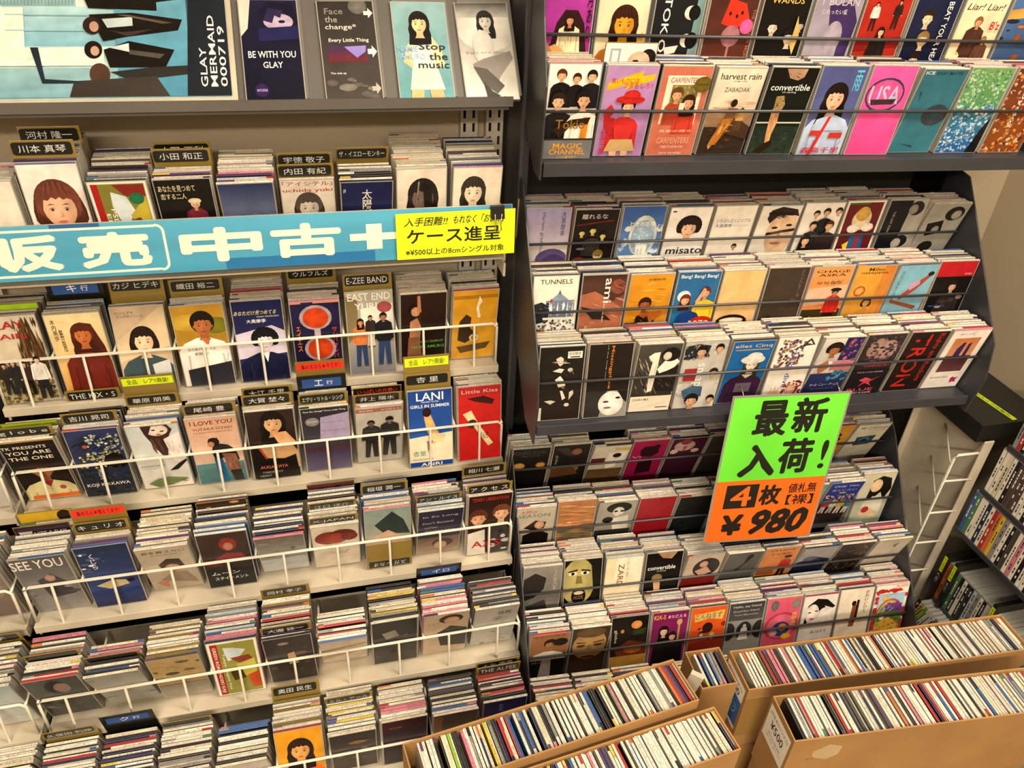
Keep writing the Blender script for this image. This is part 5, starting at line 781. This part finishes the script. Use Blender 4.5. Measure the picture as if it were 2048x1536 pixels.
sleeve(-.605, .363, .215, 'large glossy blue-toned sideways group photo on the top shelf',
  'g d8e0d4 a8ccd6;q 0 0 .4 .16 9ab0a4 8ab4c0;q .12 .16 .62 .34 a8ccd4 7ab0c4;r 0.010 0 0.014 .155 7e9a98;r 0.023 0 0.027 .155 7e9a98;r 0.036 0 0.040 .155 7e9a98;r 0.049 0 0.053 .155 7e9a98;r 0.062 0 0.066 .155 7e9a98;r 0.075 0 0.079 .155 7e9a98;r 0.088 0 0.092 .155 7e9a98;r 0.101 0 0.105 .155 7e9a98;r 0.114 0 0.118 .155 7e9a98;r 0.127 0 0.131 .155 7e9a98;r 0.140 0 0.144 .155 7e9a98;r 0.153 0 0.157 .155 7e9a98;r 0.166 0 0.170 .155 7e9a98;r 0.179 0 0.183 .155 7e9a98;r 0.192 0 0.196 .155 7e9a98;r 0.205 0 0.209 .155 7e9a98;r 0.218 0 0.222 .155 7e9a98;r 0.231 0 0.235 .155 7e9a98;r 0.244 0 0.248 .155 7e9a98;r 0.257 0 0.261 .155 7e9a98;r 0.270 0 0.274 .155 7e9a98;r 0.283 0 0.287 .155 7e9a98;r 0.296 0 0.300 .155 7e9a98;r 0.309 0 0.313 .155 7e9a98;r 0.322 0 0.326 .155 7e9a98;r 0.335 0 0.339 .155 7e9a98;r 0.348 0 0.352 .155 7e9a98;r 0.361 0 0.365 .155 7e9a98;r 0.374 0 0.378 .155 7e9a98;r 0.387 0 0.391 .155 7e9a98;r 0.080 .45 0.083 .57 6f98a4;r 0.098 .45 0.101 .57 6f98a4;r 0.116 .45 0.119 .57 6f98a4;r 0.134 .45 0.137 .57 6f98a4;r 0.152 .45 0.155 .57 6f98a4;r 0.170 .45 0.173 .57 6f98a4;r 0.188 .45 0.191 .57 6f98a4;r 0.206 .45 0.209 .57 6f98a4;r 0.224 .45 0.227 .57 6f98a4;r 0.242 .45 0.245 .57 6f98a4;r 0.260 .45 0.263 .57 6f98a4;r 0.278 .45 0.281 .57 6f98a4;r 0.296 .45 0.299 .57 6f98a4;r 0.314 .45 0.317 .57 6f98a4;r 0.332 .45 0.335 .57 6f98a4;r 0.350 .45 0.353 .57 6f98a4;r 0.368 .45 0.371 .57 6f98a4;r 0.386 .45 0.389 .57 6f98a4;r 0.404 .45 0.407 .57 6f98a4;r 0.422 .45 0.425 .57 6f98a4;r 0.440 .45 0.443 .57 6f98a4;r 0.458 .45 0.461 .57 6f98a4;q .02 .17 .2 .43 efeee0 e2e6da;q .2 .35 .5 .43 e4ead8 c8dcd8;r .13 .2 .6 .205 8cbac8;r .13 .27 .6 .275 8cbac8;q .05 .44 .55 .57 88aeb6 7aa8b8;q .55 0 1 .57 6aa4bc 4a8aa8;p 1c1412 .28 0 .42 0 .4 .09 .3 .09;p 171310 .42 0 .95 0 .98 .1 .72 .14 .72 .18 .45 .17 .42 .08;e .33 .04 .06 .06 1c1412;e .335 .04 .022 .03 6a4c40;p 6a625c .5 .02 .52 .02 .7 .12 .68 .13;p e4e0d8 .5 .01 .51 .01 .56 .06 .55 .06;p 15110f .45 .2 .62 .19 .82 .22 .8 .27 .6 .3 .5 .32;p b8c8cc .5 .22 .62 .21 .62 .25 .52 .26;e .46 .25 .035 .04 2a1c18;e .468 .255 .018 .024 b08a78;p 5a4c44 .56 .2 .6 .2 .78 .235 .74 .24;p 3a2e2a .52 .27 .58 .28 .7 .265 .6 .3;p 14100e .5 .36 .6 .32 .78 .36 .74 .44 .52 .44;e .46 .36 .035 .04 181210;e .466 .365 .017 .022 b89480;p 4a4440 .6 .36 .74 .38 .72 .4 .6 .38;p c8d4d4 .52 .35 .6 .33 .6 .37;p 2c2a28 .52 .46 .68 .44 .86 .43 .84 .47 .6 .5;e .48 .47 .04 .05 4a3428;p 3a3430 .38 .5 .7 .48 .75 .57 .36 .57;q .84 .02 1 .57 3a5a74 1c3448;p 1a2028 .85 .1 1 .05 1 .57 .82 .57;p 1f2a34 .22 .35 .25 .35 .27 .49 .4 .5 .4 .51 .26 .51;u .893 .44 .028 .18 f4f2ea GLAY;u .933 .365 .028 .33 f4f2ea MERMAID;u .973 .39 .028 .28 f4f2ea 000719', .574)
sleeve(-.975, .36, .215, 'white bordered photo sleeve cut off at left edge of top shelf', 'g e8e2d2 dcd6c6;r .03 .03 .97 .55 efe8d8', .574)

# ------------------------------------------------------------------ divider cards standing in the stacks
def card(row, col, depth, rise, kind, text, label, lean=None):
    y, z, dz, xs, pitch, cw, turned, ph, H = ROWS[row]
    loc, a, rz = FRONT[(row, col)]; w = cw+.0015
    if lean is not None: a = math.radians(lean)
    tilt = .2 if row == 'R2' else 0
    d = depth/1000; hh = H+rise/1000
    t = thing('index_card', label, 'index card', (loc[0], loc[1]+d+.0006, loc[2]+d*tilt), (-a, 0, rz))
    if kind == 'blue':
        MB().box(-.045, 0, hh-.075, .045, .0016, hh).build('card', 'plate', t, bevel=.0006)
        ar = Art(); ar.h = .3; ar.run('g 2a4c92 2c5aa8;T .42 .15 .22 .2 f0f0ec '+text[0]+';T .7 .16 .17 .15 e8e8e4 '+text[1:] if text else 'g 2a4c92 2c5aa8')
        put_art(ar, 'label_print', .072, 'flat', t, (0, 0, hh-.029))
        MB().box(-.045, 0, .002, .045, .0016, hh-.075).build('foot', 'plate', t)
    else:
        MB().box(-w/2, 0, .002, w/2, .0012, hh).build('card', 'amber', t, bevel=.0004)
        if kind == 'name':
            NP = MB().prism([(-.04, -.007), (-.037, -.0095), (.037, -.0095), (.04, -.007), (.04, .007), (.037, .0095), (-.037, .0095), (-.04, .007)], 'y', -.0009, 0).build('name_plate', 'plate', t, (-.001, 0, hh-.0125))
            if text:
                ar = Art(); ar.h = .22; n = len(text)
                ar.text(.5, .11, min(.92, .13*n+.14), .145, lin('d8d8d4'), text, 0)
                add('lettering', ar.mesh('lettering', .08, 'flat', base=.0011), NP, (0, 0, -.0088))
        elif kind in ('yellow', 'red'):
            ar = Art(); ar.h = .21; c = 'd8ee12' if kind == 'yellow' else 'f2321c'
            ar.run('g '+c); ar.text(.5, .105, .82, .14, lin('17140f'), text, 1)
            put_art(ar, 'strip_label', .084, 'flat', t, (0, 0, hh-.022))
        elif kind == 'cover':
            ar = Art(); ar.h = 1.95; put_art(ar.run(text), 'cover_print', w-.003, 'print', t, (0, 0, hh-1.952*(w-.003)-.001), letters='title_lettering')
    return t
CARDS = [('R2', 1, 10, 27, '川本 真琴', 'above the brown-bobbed portrait'), ('R2', 1, 60, 22, '河村 隆一', 'leaning farthest back above brown-bobbed portrait'),
 ('R2', 3, 45, 25, '小田 和正', 'behind the capped man cover'), ('R2', 3, 66, 24, '小野 正利', 'rearmost behind the capped man cover'),
 ('R2', 5, 7, 24, '内田 有紀', 'just above the red-lettered grey portrait'), ('R2', 5, 44, 22, '宇徳 敬子', 'farther back above red-lettered grey portrait'), ('R2', 6, 66, 26, 'ザ・イエローモンキー', 'behind the navy cover with vertical title'),
 ('R3', 2, 34, 34, 'カジ ヒデキ', 'half hidden under the banner, beige portrait stack'), ('R3', 3, 38, 30, '織田 裕二', 'behind the smiling man cover'), ('R3', 4, 102, 24, '大黒 摩季', 'under the banner behind the navy night portrait'),
 ('R3', 5, 80, 30, 'ウルフルズ', 'under the banner behind orange sunglasses art'), ('R3', 6, 12, 27, 'E-ZEE BAND', 'above the street photo of walkers'),
 ('R4', 0, 12, 24, 'g l o b e', 'above the smiling child cover'), ('R4', 1, 20, 24, '吉川 晃司', 'behind the dark floral hat scene'), ('R4', 1, 74, 36, 'THE KIX・S', 'rearmost over the dark floral hat stack'),
 ('R4', 2, 58, 30, '華原 朋美', 'over the floating girl stack'), ('R4', 3, 12, 24, '尾崎 豊', 'above the peach back-turned coat cover'), ('R4', 4, 18, 24, '大賀 埜々', 'above the black camisole cover'), ('R4', 4, 42, 24, '大江 千里', 'second above the black camisole cover'),
 ('R4', 5, 14, 24, 'エヴリ・リトル・シング', 'above the lilac note cover'), ('R4', 6, 14, 22, '井上 陽水', 'above the two men in black'), ('R4', 7, 14, 26, '杏 里', 'above the beach girl cover'),
 ('R5', 1, 38, 24, 'キ ュ リ オ', 'behind the drifting figure cover'), ('R5', 5, 8, 22, 'X-JAPAN', 'directly behind the maroon bloom cover'), ('R5', 5, 48, 22, '江口 洋介', 'midway in the maroon bloom stack'),
 ('R5', 6, 46, 24, '稲垣 潤一', 'behind the teal seascape cover'), ('R5', 7, 26, 22, 'アン・ルイス', 'behind the scattered lettering cover'), ('R5', 8, 8, 22, 'ア ク セ ス', 'directly behind the two tilted faces'), ('R5', 8, 60, 26, '相川 七瀬', 'rearmost behind the two tilted faces'),
 ('R6', 0, 44, 20, '', 'midway in the blurred profile stack'), ('R6', 1, 34, 20, '', 'midway in the marble-grey stack'), ('R6', 4, 12, 22, '大瀧 詠一', 'low in the charcoal faint figures stack'), ('R6', 4, 100, 28, '岡村 孝子', 'rearmost behind the charcoal faint figures'),
 ('R7', 0, 88, 34, '久保田 利伸', 'at bottom left behind white patterned stack'), ('R7', 2, 95, 22, '', 'in the soft grey-white stack'), ('R7', 4, 74, 28, '奥田 民生', 'behind the orange portrait'), ('R7', 5, 70, 22, 'エル・アール', 'behind the ornate frame cover'),
 ('R7', 8, 62, 28, 'THE ALFEE', 'behind the violet-blue cover'), ('R7', 8, 72, 30, '大友 康平', 'rearmost behind the violet-blue cover'), ('R6', -1, 98, 26, 'コ 子', 'at left edge on neighbouring wire shelf')]
for r, c, d, ri, tx, lb in CARDS: card(r, c, d, ri, 'name', tx, 'amber card with black name plate '+lb, -12 if (r, c) == ('R7', 0) else None)
card('R3', 1, 58, 36, 'blue', 'キ行', 'blue index tab in black frame behind golden sunset woman')
card('R4', 5, 60, 34, 'blue', 'エ行', 'blue index tab in black frame over lilac note stack')
card('R6', 7, 100, 34, 'blue', 'イロ', 'blue index tab in black frame behind sepia dark coat')
card('R7', 1, 88, 50, 'blue', 'ク行', 'blue index tab in black frame at bottom left', -11)
card('R4', 2, 64, 72, 'yellow', '全品　レア!!廃盤!', 'yellow strip card hanging over the bowl hair portrait')
card('R4', 7, 20, 60, 'yellow', '全品　レア!!廃盤!', 'yellow strip card over the arm-raised woman cover')
card('R4', 5, 66, 66, 'red', '集めるなら★今です!', 'red strip card over the orange sunglasses art')
card('R5', 1, 46, 54, 'red', '集める人★増えてます!', 'red strip card below the dark floral hat scene')
card('R4', 6, 22, 34, 'cover', 'g 1a1414;T .5 .12 .85 .14 e03a28 いっぱいの片想い;q 0 .3 1 1.95 2a2020 1c1818', 'black cover card with red title behind two men')
card('T2', 1, 22, 30, 'cover', 'g eeeae4;r .1 .1 .3 .4 a8acb8;r .14 .14 .26 .36 eeeae4;e .85 .3 .17 .2 1c1512;e .68 .35 .22 .2 eec4a4;e .62 .33 .06 .02 322', 'white photo card raised behind the red cowgirl cover')
card('R5', 3, 70, 16, 'cover', 'g 2a1c14;n 52 10 0 0 1 .6 c89850 3a2a1c 1a1410', 'dark photo card raised behind red-haired dancer')
card('R5', 0, 62, 20, 'cover', 'g 2c1a2c;T .62 .25 .6 .1 e8e4dc NITE & DAY;p c8c0b0 .05 .15 .3 .15 .25 .45 .08 .45;r .4 .35 .8 .5 8a2030', 'dark card with white title behind the smoky cover')
card('R5', 0, 92, 26, 'cover', 'g d8b02c;e .85 .2 .15 .2 2a1a10;q 0 .3 1 1.95 d0a42c c09020', 'yellow card rearmost behind the smoky cover')
card('R3', 0, 22, 10, 'cover', 'g 9ac41c 8ab818', 'lime green card behind the outdoor band photo')
card('R4', 0, 40, 12, 'cover', 'g 9ac41c 8ab818', 'lime green card behind the smiling child cover')
card('R5', 5, 104, 20, 'cover', 'g 5a1c1c 6a2424;e .3 .25 .08 .1 2a1410;e .65 .2 .08 .1 2a1410', 'maroon photo card rearmost behind the bloom cover')
t = thing('index_card', 'upside-down amber index card in front of the teal seascape', 'index card', (FRONT[('R5', 6)][0][0], FRONT[('R5', 6)][0][1]-.0022, FRONT[('R5', 6)][0][2]), (math.radians(5), 0, 0))
MB().box(-.0445, 0, .001, .0445, .0012, .07).build('card', 'amber', t)
MB().box(-.04, -.0009, .004, .04, 0, .021).build('name_plate', 'plate', t)
ar = Art(); ar.h = .22; ar.text(.5, .11, .8, -.14, lin('c8c8c4'), 'スガ シカオ', 0)
ar.v = [(1-x, y, l) for x, y, l in ar.v]; add('lettering', ar.mesh('lettering', .08, 'flat', base=.0011), t, (0, 0, .003))

# ------------------------------------------------------------------ blue banner with yellow sheet and clip
BX0, BX1 = -1.16, .002; bw = BX1-BX0
t = thing('shelf_banner', 'long light blue banner with white lettering hung on the wire shelf', 'banner', ((BX0+BX1)/2, -.1065, 1.012), (math.radians(-3), 0, 0))
MB().box(-bw/2, 0, 0, bw/2, .0045, .088).build('board', 'white_pan', t)
ar = Art(); ar.h = .088/bw
def bx(x): return (x-BX0)/bw
s_ = ar.h
ar.run('g 4fa6c8 3f98bc')
def R(x0, y0, x1, y1, c): ar.rect(bx(x0), y0*s_, bx(x1), y1*s_, lin(c))
R(-.72, 0, -.65, .12, '1d5f9a'); R(-.475, .78, -.235, 1, '1d6fa8'); R(-.02, 0, .0, .1, '2a7aa8')
# rounded white frame around the first word
ar.rect(bx(BX0), .07*s_, bx(-.572), .115*s_, lin('efe8da')); ar.rect(bx(BX0), .885*s_, bx(-.572), .93*s_, lin('efe8da')); ar.rect(bx(-.563), .2*s_, bx(-.559), .8*s_, lin('efe8da'))
for k in range(6):
    for (cy, s0) in ((.205, -1), (.795, 1)):
        a0, a1 = math.pi/2*k/6, math.pi/2*(k+1)/6
        def pt(r, a): return (bx(-.572)+r*math.cos(a)/bw, cy*s_+s0*r*math.sin(a)/bw)
        ar.shp([pt(.009, a0), pt(.013, a0), pt(.013, a1), pt(.009, a1)], lin('efe8da'))
for tx, x0, x1 in (('販', -.83, -.708), ('売', -.69, -.58), ('中', -.545, -.41), ('古', -.405, -.285)):
    ar.text(bx((x0+x1)/2), .5*s_, (x1-x0)/bw, .66*s_, lin('f0e9da'), tx, 7.5)
R(-.275, .43, -.195, .57, 'f0e9da'); R(-.248, .25, -.222, .75, 'f0e9da')
put_art(ar, 'printed_face', bw, 'flat', t, (0, 0, 0))
yw = .205; t2 = thing('notice_sheet', 'fluorescent yellow notice sheet with black lettering on the blue banner', 'notice', (-.096, -.1108, 1.0135), (math.radians(-3), math.radians(-.3), 0))
MB().box(-yw/2, 0, 0, yw/2, .0006, .081).build('sheet', 'white_pan', t2)
ar = Art(); ar.h = .081/yw
ar.run('g e4f41c dcee18'); KY = lin('16140f')
ar.text(.25, .075, .36, .075, KY, '入手困難!!', 1.8, shear=.25); ar.text(.69, .07, .44, .075, KY, 'もれなく「おまけ」', 1.8, shear=.25); ar.text(.48, .2, .82, .13, KY, 'ケース進呈', 2.6); ar.text(.49, .335, .86, .06, KY, '※¥500以上の8cmシングル対象', 1.8)
put_art(ar, 'printed_face', yw, 'flat', t2, (0, 0, 0))
t = thing('binder_clip', 'black binder clip holding the yellow notice to the banner', 'clip', (-.026, -.112, 1.096))
MB().prism([(-.004, -.016), (.014, -.016), (.007, .006), (.003, .006)], 'x', -.012, .012).build('clip_body', 'clip', t, bevel=.001)
MB().tube([(-.006, -.0055, -.006), (-.0045, -.0065, -.024), (-.006, -.0065, -.034), (0, -.0065, -.038), (.006, -.0065, -.034), (.0045, -.0065, -.024), (.006, -.0055, -.006)], .0009, 6).build('wire_handle', 'steel', t, smooth=True)

# ------------------------------------------------------------------ green and orange price sign
SIGN = dict(x=.493, y=-.325, z=.797, t=.064, a=-.095, w=.225, h=.343)
def price_sign(S):
    t = thing('price_sign', 'green and orange laminated price sign hanging below the middle rack', 'sign', (S['x'], S['y'], S['z']), (-S['t'], 0, S['a']))
    w, h = S['w'], S['h']
    MB().box(-w/2-.004, 0, -h-.004, w/2+.004, .0015, .004).build('laminate', 'jewel', t, bevel=.0005)
    ar = Art(); ar.h = h/w; q = ar.h
    ar.run('g 6fe03a 62dc34')
    ar.rect(0, q*.555, 1, q, lin('ff6a14'))
    K = lin('14120e')
    for tx, x, y, ww, hh in (('最', .36, .14, .3, .24), ('新', .7, .13, .3, .24), ('入', .33, .42, .34, .23), ('荷', .66, .4, .3, .25), ('!', .92, .4, .06, .22)):
        ar.text(x, y*q, ww, hh*q*.98, K, tx, 6 if tx in '入!' else 4.6)
    ar.run(f'r .1 {q*.585} .4 {q*.755} 14120e'); ar.text(.25, .67*q, .19, .145*q, lin('ff6a14'), '4', 3)
    ar.text(.52, .67*q, .2, .15*q, K, '枚', 5); ar.text(.81, .63*q, .27, .07*q, K, '値札無', 1.8); ar.text(.81, .715*q, .26, .075*q, K, '【裸】', 1.8)
    ar.text(.22, .88*q, .2, .16*q, K, '¥', 8); ar.text(.66, .87*q, .58, .19*q, K, '980', 7, shear=.22)
    put_art(ar, 'printed_face', w, 'flat', t, (0, 0, -h))
    for sx in (-1, 1): MB().tube([(sx*w*.42, .001, 0), (sx*w*.42, .02, .012), (sx*w*.42, .03, .004)], .0008, 5).build('hook', 'steel', t, smooth=True)
price_sign(SIGN)

# ------------------------------------------------------------------ cardboard cartons filled with singles
ORD = ['', 'first', 'second', 'third', 'fourth', 'fifth', 'sixth', 'seventh', 'eighth', 'ninth', 'tenth', 'eleventh', 'twelfth', 'thirteenth', 'fourteenth', 'fifteenth', 'sixteenth', 'seventeenth', 'eighteenth', 'nineteenth', 'twentieth']+['further']*30
def carton(label, x, y, z, yaw, L, w, h, seq, cds, foot, note=None, tape=False):
    t = thing('carton', label, 'carton', (x, y, z-h), (0, 0, yaw)); th = .0028
    m = MB(); m.box(0, 0, 0, L, w, .003); m.build('bottom', 'kraft', t)
    for nm, b in (('front_wall', (0, 0, .003, L, th, h)), ('back_wall', (0, w-th, .003, L, w, h)), ('end_wall', (0, th, .003, th, w-th, h)), ('end_wall', (L-th, th, .003, L, w-th, h))):
        MB().box(*b).build(nm, 'kraft', t, bevel=.0007)
    if tape: MB().box(-.0006, -.0008, h*.2, .045, -.0002, h*.85).build('tape_patch', 'tape', t)
    if note:
        ar = Art(); ar.h = note[1]/note[0]; ar.run(note[2])
        o = put_art(ar, 'price_label', note[0], 'flat', t, (-.0004, w*.5, h-.012-note[1]), (0, 0, -math.pi/2))
    if foot > .02:
        b = thing('carton', 'closed cardboard carton underneath the '+label, 'carton', (x, y, 0), (0, 0, yaw))
        MB().box(.002, .002, 0, L-.002, w-.002, foot-.004).build('box_body', 'kraft', b, bevel=.001)
        MB().box(.002, .002, foot-.004, L-.002, w/2-.0006, foot).build('flap', 'kraft_in', b); MB().box(.002, w/2+.0006, foot-.004, L-.002, w-.002, foot).build('flap', 'kraft_in', b)
    rr = random.Random(len(seq)*7+int(L*1000)); n = int((L-.016)/cds['pitch']); e = Vector((math.cos(yaw), math.sin(yaw), 0)); nn_ = Vector((-math.sin(yaw), math.cos(yaw), 0))
    cw = w-2*th-.003; nth = {}
    for i in range(n):
        px = .010+cds['pitch']*(i+.5)
        p = Vector((x, y, 0))+e*px+nn_*(w/2+rr.uniform(-.0008, .0008))
        ch = seq[i] if i < len(seq) else rr.choice('wwwwwwwcccccvvvkgrbn')
        SEED[0] += 1
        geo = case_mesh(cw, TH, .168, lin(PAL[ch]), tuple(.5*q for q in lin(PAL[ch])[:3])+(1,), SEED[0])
        lean = cds['lean']+rr.uniform(-.02, .02)
        # case stands across the carton: its face looks along the carton's length
        if not seen(p.x, p.y, z): continue
        if ch in 'wcv':
            stuff_add(geo, Matrix.Translation((p.x, p.y, z-h+.0035+rr.uniform(0, .0015))) @ Euler((lean, 0, yaw-math.pi/2)).to_matrix().to_4x4()); continue
        nth[ch] = nth.get(ch, 0)+1
        o = case_obj('cd_single', geo, (p.x, p.y, z-h+.0035+rr.uniform(0, .0015)+cds.get('up', 0)), (lean, 0, yaw-math.pi/2))
        tag(o, f'{ORD[nth[ch]]} {PNAME[ch]}-spined CD single from the left in the {cds["name"]}', 'CD single', f'singles in the {cds["name"]}')
    return t
def seen(px, py, pz):
    d = Vector((px, py, pz))-M.translation; zz = d.dot(_f); u = 1024+1583.67*d.dot(_r2)/zz; v = 768-1583.67*d.dot(_u2)/zz
    return -70 < u < 2118 and -70 < v < 1640
NOTE = 'g f2efe6;T .5 .2 .86 .12 1a1a1a [中古 8cmシングル];T .5 .48 .6 .26 1a1a1a ¥500;t .5 .78 .6 .05 4a4a4a 税込価格;t .5 .9 .7 .05 4a4a4a よりどり'
NOTE2 = 'g f2efe6;T .5 .18 .8 .1 1a1a1a [8cmシングル];T .5 .38 .62 .22 1a1a1a ¥500;q 0 .55 1 1.5 2a6cb8 2460a8;e .5 1.0 .36 .26 8ab4dc;e .5 1.0 .32 .22 2a6cb8;T .5 1.0 .5 .18 8ab4dc CHAO'
carton('long carton at bottom centre', -.26, -.699, .40, .124, .503, .089, .178,
       'wwwwwwkkcclwkkppwgwwncycgknrwcrbbwnbwwnwcckgwwkwwwwwwwwwwcbbbkkkwckepwwkwcwwwwwkgwwwgwwkorunrcceesnn', dict(pitch=.0051, lean=-.05, name='long carton at bottom centre'), .222)
carton('front carton at bottom centre', -.221, -.7845, .385, .114, .5, .0835, .178,
       'wwpnwwwwrbwwnpwkwwkdcwwwkpuukwkkynbwwpkbwwwwwwpwwunuwwwwrkwwbwwwwwww'+'w'*20, dict(pitch=.0051, lean=-.05, name='front carton at bottom centre'), .207)
carton('short carton behind the long right cartons', .284, -.578, .335, -.03, .072, .083, .178, 'wbwwbggunrrw', dict(pitch=.0054, lean=-.04, name='short carton between the cartons'), .157)
carton('rear long carton at right', .361, -.607, .35, -.051, .599, .087, .178,
       'wwwkwwykrdppppkwwpwwcwbbubucbbdcwwrobwnwwowbwkcwkkwwwwonwwkwwrwwcwwwwnwwwwwrwkwwkwwk', dict(pitch=.0051, lean=-.05, name='rear long carton at right'), .172, (.074, .12, NOTE2), True)
carton('front long carton at right', .374, -.732, .38, -.085, .52, .088, .178,
       'kwgwrwwwwwwwwnkerwcwnkwwkwcwnwdkuwcwwdowkkwpwwwwwkrnrwwwbwrwwwkwwwwkwwwbw', dict(pitch=.0051, lean=-.05, name='front long carton at right'), .202, (.076, .084, NOTE))
_e = [o for o in COL.objects if o.get('label') == 'front long carton at right'][0]
ar = Art(); ar.h = .8; ar.run('p b9a27c .05 .3 .5 .02 .95 .2 .9 .6 .55 .78 .1 .6')
add('torn_tape', ar.mesh('torn_tape', .06, 'flat'), _e, (.07, 0, .11))
MB().box(.035, -.0008, .118, .05, -.0002, .124).build('tape_patch', 'tape', _e)
t = thing('paper_tag', 'white curled paper tag between the two bottom cartons', 'paper', (.252, -.585, .355), (0, math.radians(10), -.6))
MB().prism([(0, -.05), (.0, .04), (.004, .046), (.005, .046), (.001, .04), (.001, -.05)], 'x', -.012, .012).build('sheet', 'white_pan', t)

# ------------------------------------------------------------------ things at the right wall
t = thing('wire_shelf', 'spare white wire shelf standing on end beside the dark rack', 'shelf', (1.10, -.258, .002))
MB().box(0, .0, 0, .003, .215, .535).build('pan', 'white_pan', t); MB().box(-.022, -.004, 0, .003, 0, .555).build('front_lip', 'white_pan', t, bevel=.0008); MB().box(-.02, .215, 0, .003, .218, .535).build('back_lip', 'white_pan', t)
MB().tube([(0, .002, .52), (-.075, .002, .522), (-.083, .002, .514), (-.083, .002, .012), (-.075, .002, .004), (0, .002, .004)], .0028, 8).build('front_rail', 'white_wire', t, smooth=True)
for i in range(5):
    z = .05+.099*i
    MB().tube([(-.083, .002, z), (-.012, -.003, z)], .0026, 7).build('wire_post', 'white_wire', t, smooth=True)
    MB().tube([(-.083, .002, z+.045), (-.0, .13, z+.06)], .0022, 6).build('divider_wire', 'post', t, smooth=True)
t = thing('wall_counter', 'black low counter against the right wall with yellow tape', 'counter', (0, 0, 0))
MB().box(1.07, -.245, .545, 1.248, .118, .592).build('top_board', 'black', t, bevel=.001)
MB().box(1.14, -.03, 0, 1.248, .118, .545).build('body', 'black', t)
ar = Art(); ar.h = .1; ar.run('g b8cc1c a8bc18;T .5 .05 .8 .06 26280f 防犯カメラ作動中')
put_art(ar, 'tape_label', .14, 'flat', t, (1.145, -.17, .5925), (-math.pi/2, 0, math.pi/2*-.92))
t = thing('rack_post', 'dim grey steel post beside the lower dark rack', 'post', (1.0, .06, 0))
MB().tube([(0, 0, 0), (0, 0, .9)], .012, 12).build('tube', 'post', t, smooth=True); MB().tube([(0, 0, 0), (0, 0, .008)], .03, 12).build('foot', 'post', t, smooth=True)

def cd_shelf(y0, z, label):
    t = thing('album_shelf', label, 'shelf', (1.1, y0, z))
    L = .262
    MB().box(0, -L, -.008, .148, 0, 0).build('board', 'dark', t); MB().box(-.005, -L, -.009, 0, 0, .003).build('front_edge', 'dark', t)
    return t
SH = [('top', -.30, .576), ('middle', -.287, .441), ('lower', -.272, .305), ('lowest', -.285, .09)]
for nm, ys, z in SH: cd_shelf(ys, z, nm+' dark shelf of album cases at right edge')
JC = {'top': 'grkpuksgwwkwgkwrwwkgnw', 'middle': 'wwcwkdddwwkwpwkwgwkwrw', 'lower': 'bewwnwroygwkdwpwkwwkgw', 'lowest': 'wodkekwkksgwkwwggwkgww'}
SPINE_ROT = Matrix(((0, 1, 0), (0, 0, -1), (-1, 0, 0))).to_euler()
def album(y, z, ch, label, tilt=0, x=1.098, h=.124, group=None):
    t = thing('cd_album', label, 'CD album', (x, y, z), (tilt, 0, 0), group)
    MB().box(0, -.0049, 0, .138, .0049, h).build('case', 'jewel', t)
    ar = Art(); ar.h = .083; r2 = random.Random(int(abs(y)*9000)+ord(ch)); k = 'e8e4dc' if ch in 'kdnbeur' else '3a3634'
    ar.run('g '+PAL[ch])
    x0 = .1
    while x0 < .85:
        l = r2.uniform(.03, .1)
        if r2.random() < .6: ar.rect(x0, .028, x0+l, .055, lin(k))
        x0 += l+.02
    put_art(ar, 'spine_label', .116, 'flat', t, (-.0002, .0048, h/2), SPINE_ROT)
    return t
for (nm, ys, z) in SH:
    nth = {}
    for i, ch in enumerate(JC[nm]):
        y = ys-.012-.0106*i
        if nm == 'lowest' and i in (0, 3, 15): continue
        nth[ch] = nth.get(ch, 0)+1
        album(y, z+.0005, ch, f'{ORD[nth[ch]]} {PNAME[ch]}-spined album case from the back on the {nm} right-hand shelf', tilt=random.uniform(-.006, .006), group=f'albums on the {nm} right-hand shelf')
def divider(y, z, ch, label):
    t = thing('index_divider', label, 'index card', (1.085, y, z))
    MB().box(0, -.0055, 0, .13, .0055, .148).build('block', 'plate', t, bevel=.0006)
    ar = Art(); ar.h = 12; ar.run('r .06 .5 .94 5.0 d4ea10'); ar.text(.5, 2.75, .62, 3.8, lin('20240a'), '中\n古\n特\n価', 1)
    if ch: ar.text(.5, 7.0, .7, 2.8, lin('d8d8d4'), ch+'\n行', 0)
    put_art(ar, 'label_print', .0108, 'flat', t, (-.0004, 0, .016), (0, 0, -math.pi/2))
divider(-.297, .0905, 'へ', 'black index divider with yellow tag, nearest the standing wire shelf'); divider(-.3288, .0905, 'ホ', 'black index divider with yellow tag, second from standing wire shelf'); divider(-.456, .0905, '', 'black index divider with yellow tag at right edge behind cartons')
for i, ch in enumerate('kylwwgk'):
    t = album(-.285-.0125*i, .006, ch, f'{PNAME[ch]}-spined album case leaning in the floor bin, {["first","second","third","fourth","fifth","sixth","last"][i]} along', tilt=.28, x=1.05, h=.08)
t = thing('floor_bin', 'low dark bin on the floor holding leaning album cases', 'bin', (1.04, -.265, 0))
MB().box(0, -.4, 0, .004, 0, .03).build('front_board', 'dark', t); MB().box(.004, -.4, 0, .2, 0, .004).build('base', 'dark', t)

# every remaining single behind the first two of each stack
me = new_mesh('filed_cd_singles', STUFF[0], STUFF[1], STUFF[2], STUFF[3], ('spine',))
tag(add('filed_cd_singles', me), 'remaining CD singles filed behind the front ones in all racks', 'CD singles', None, 'stuff')
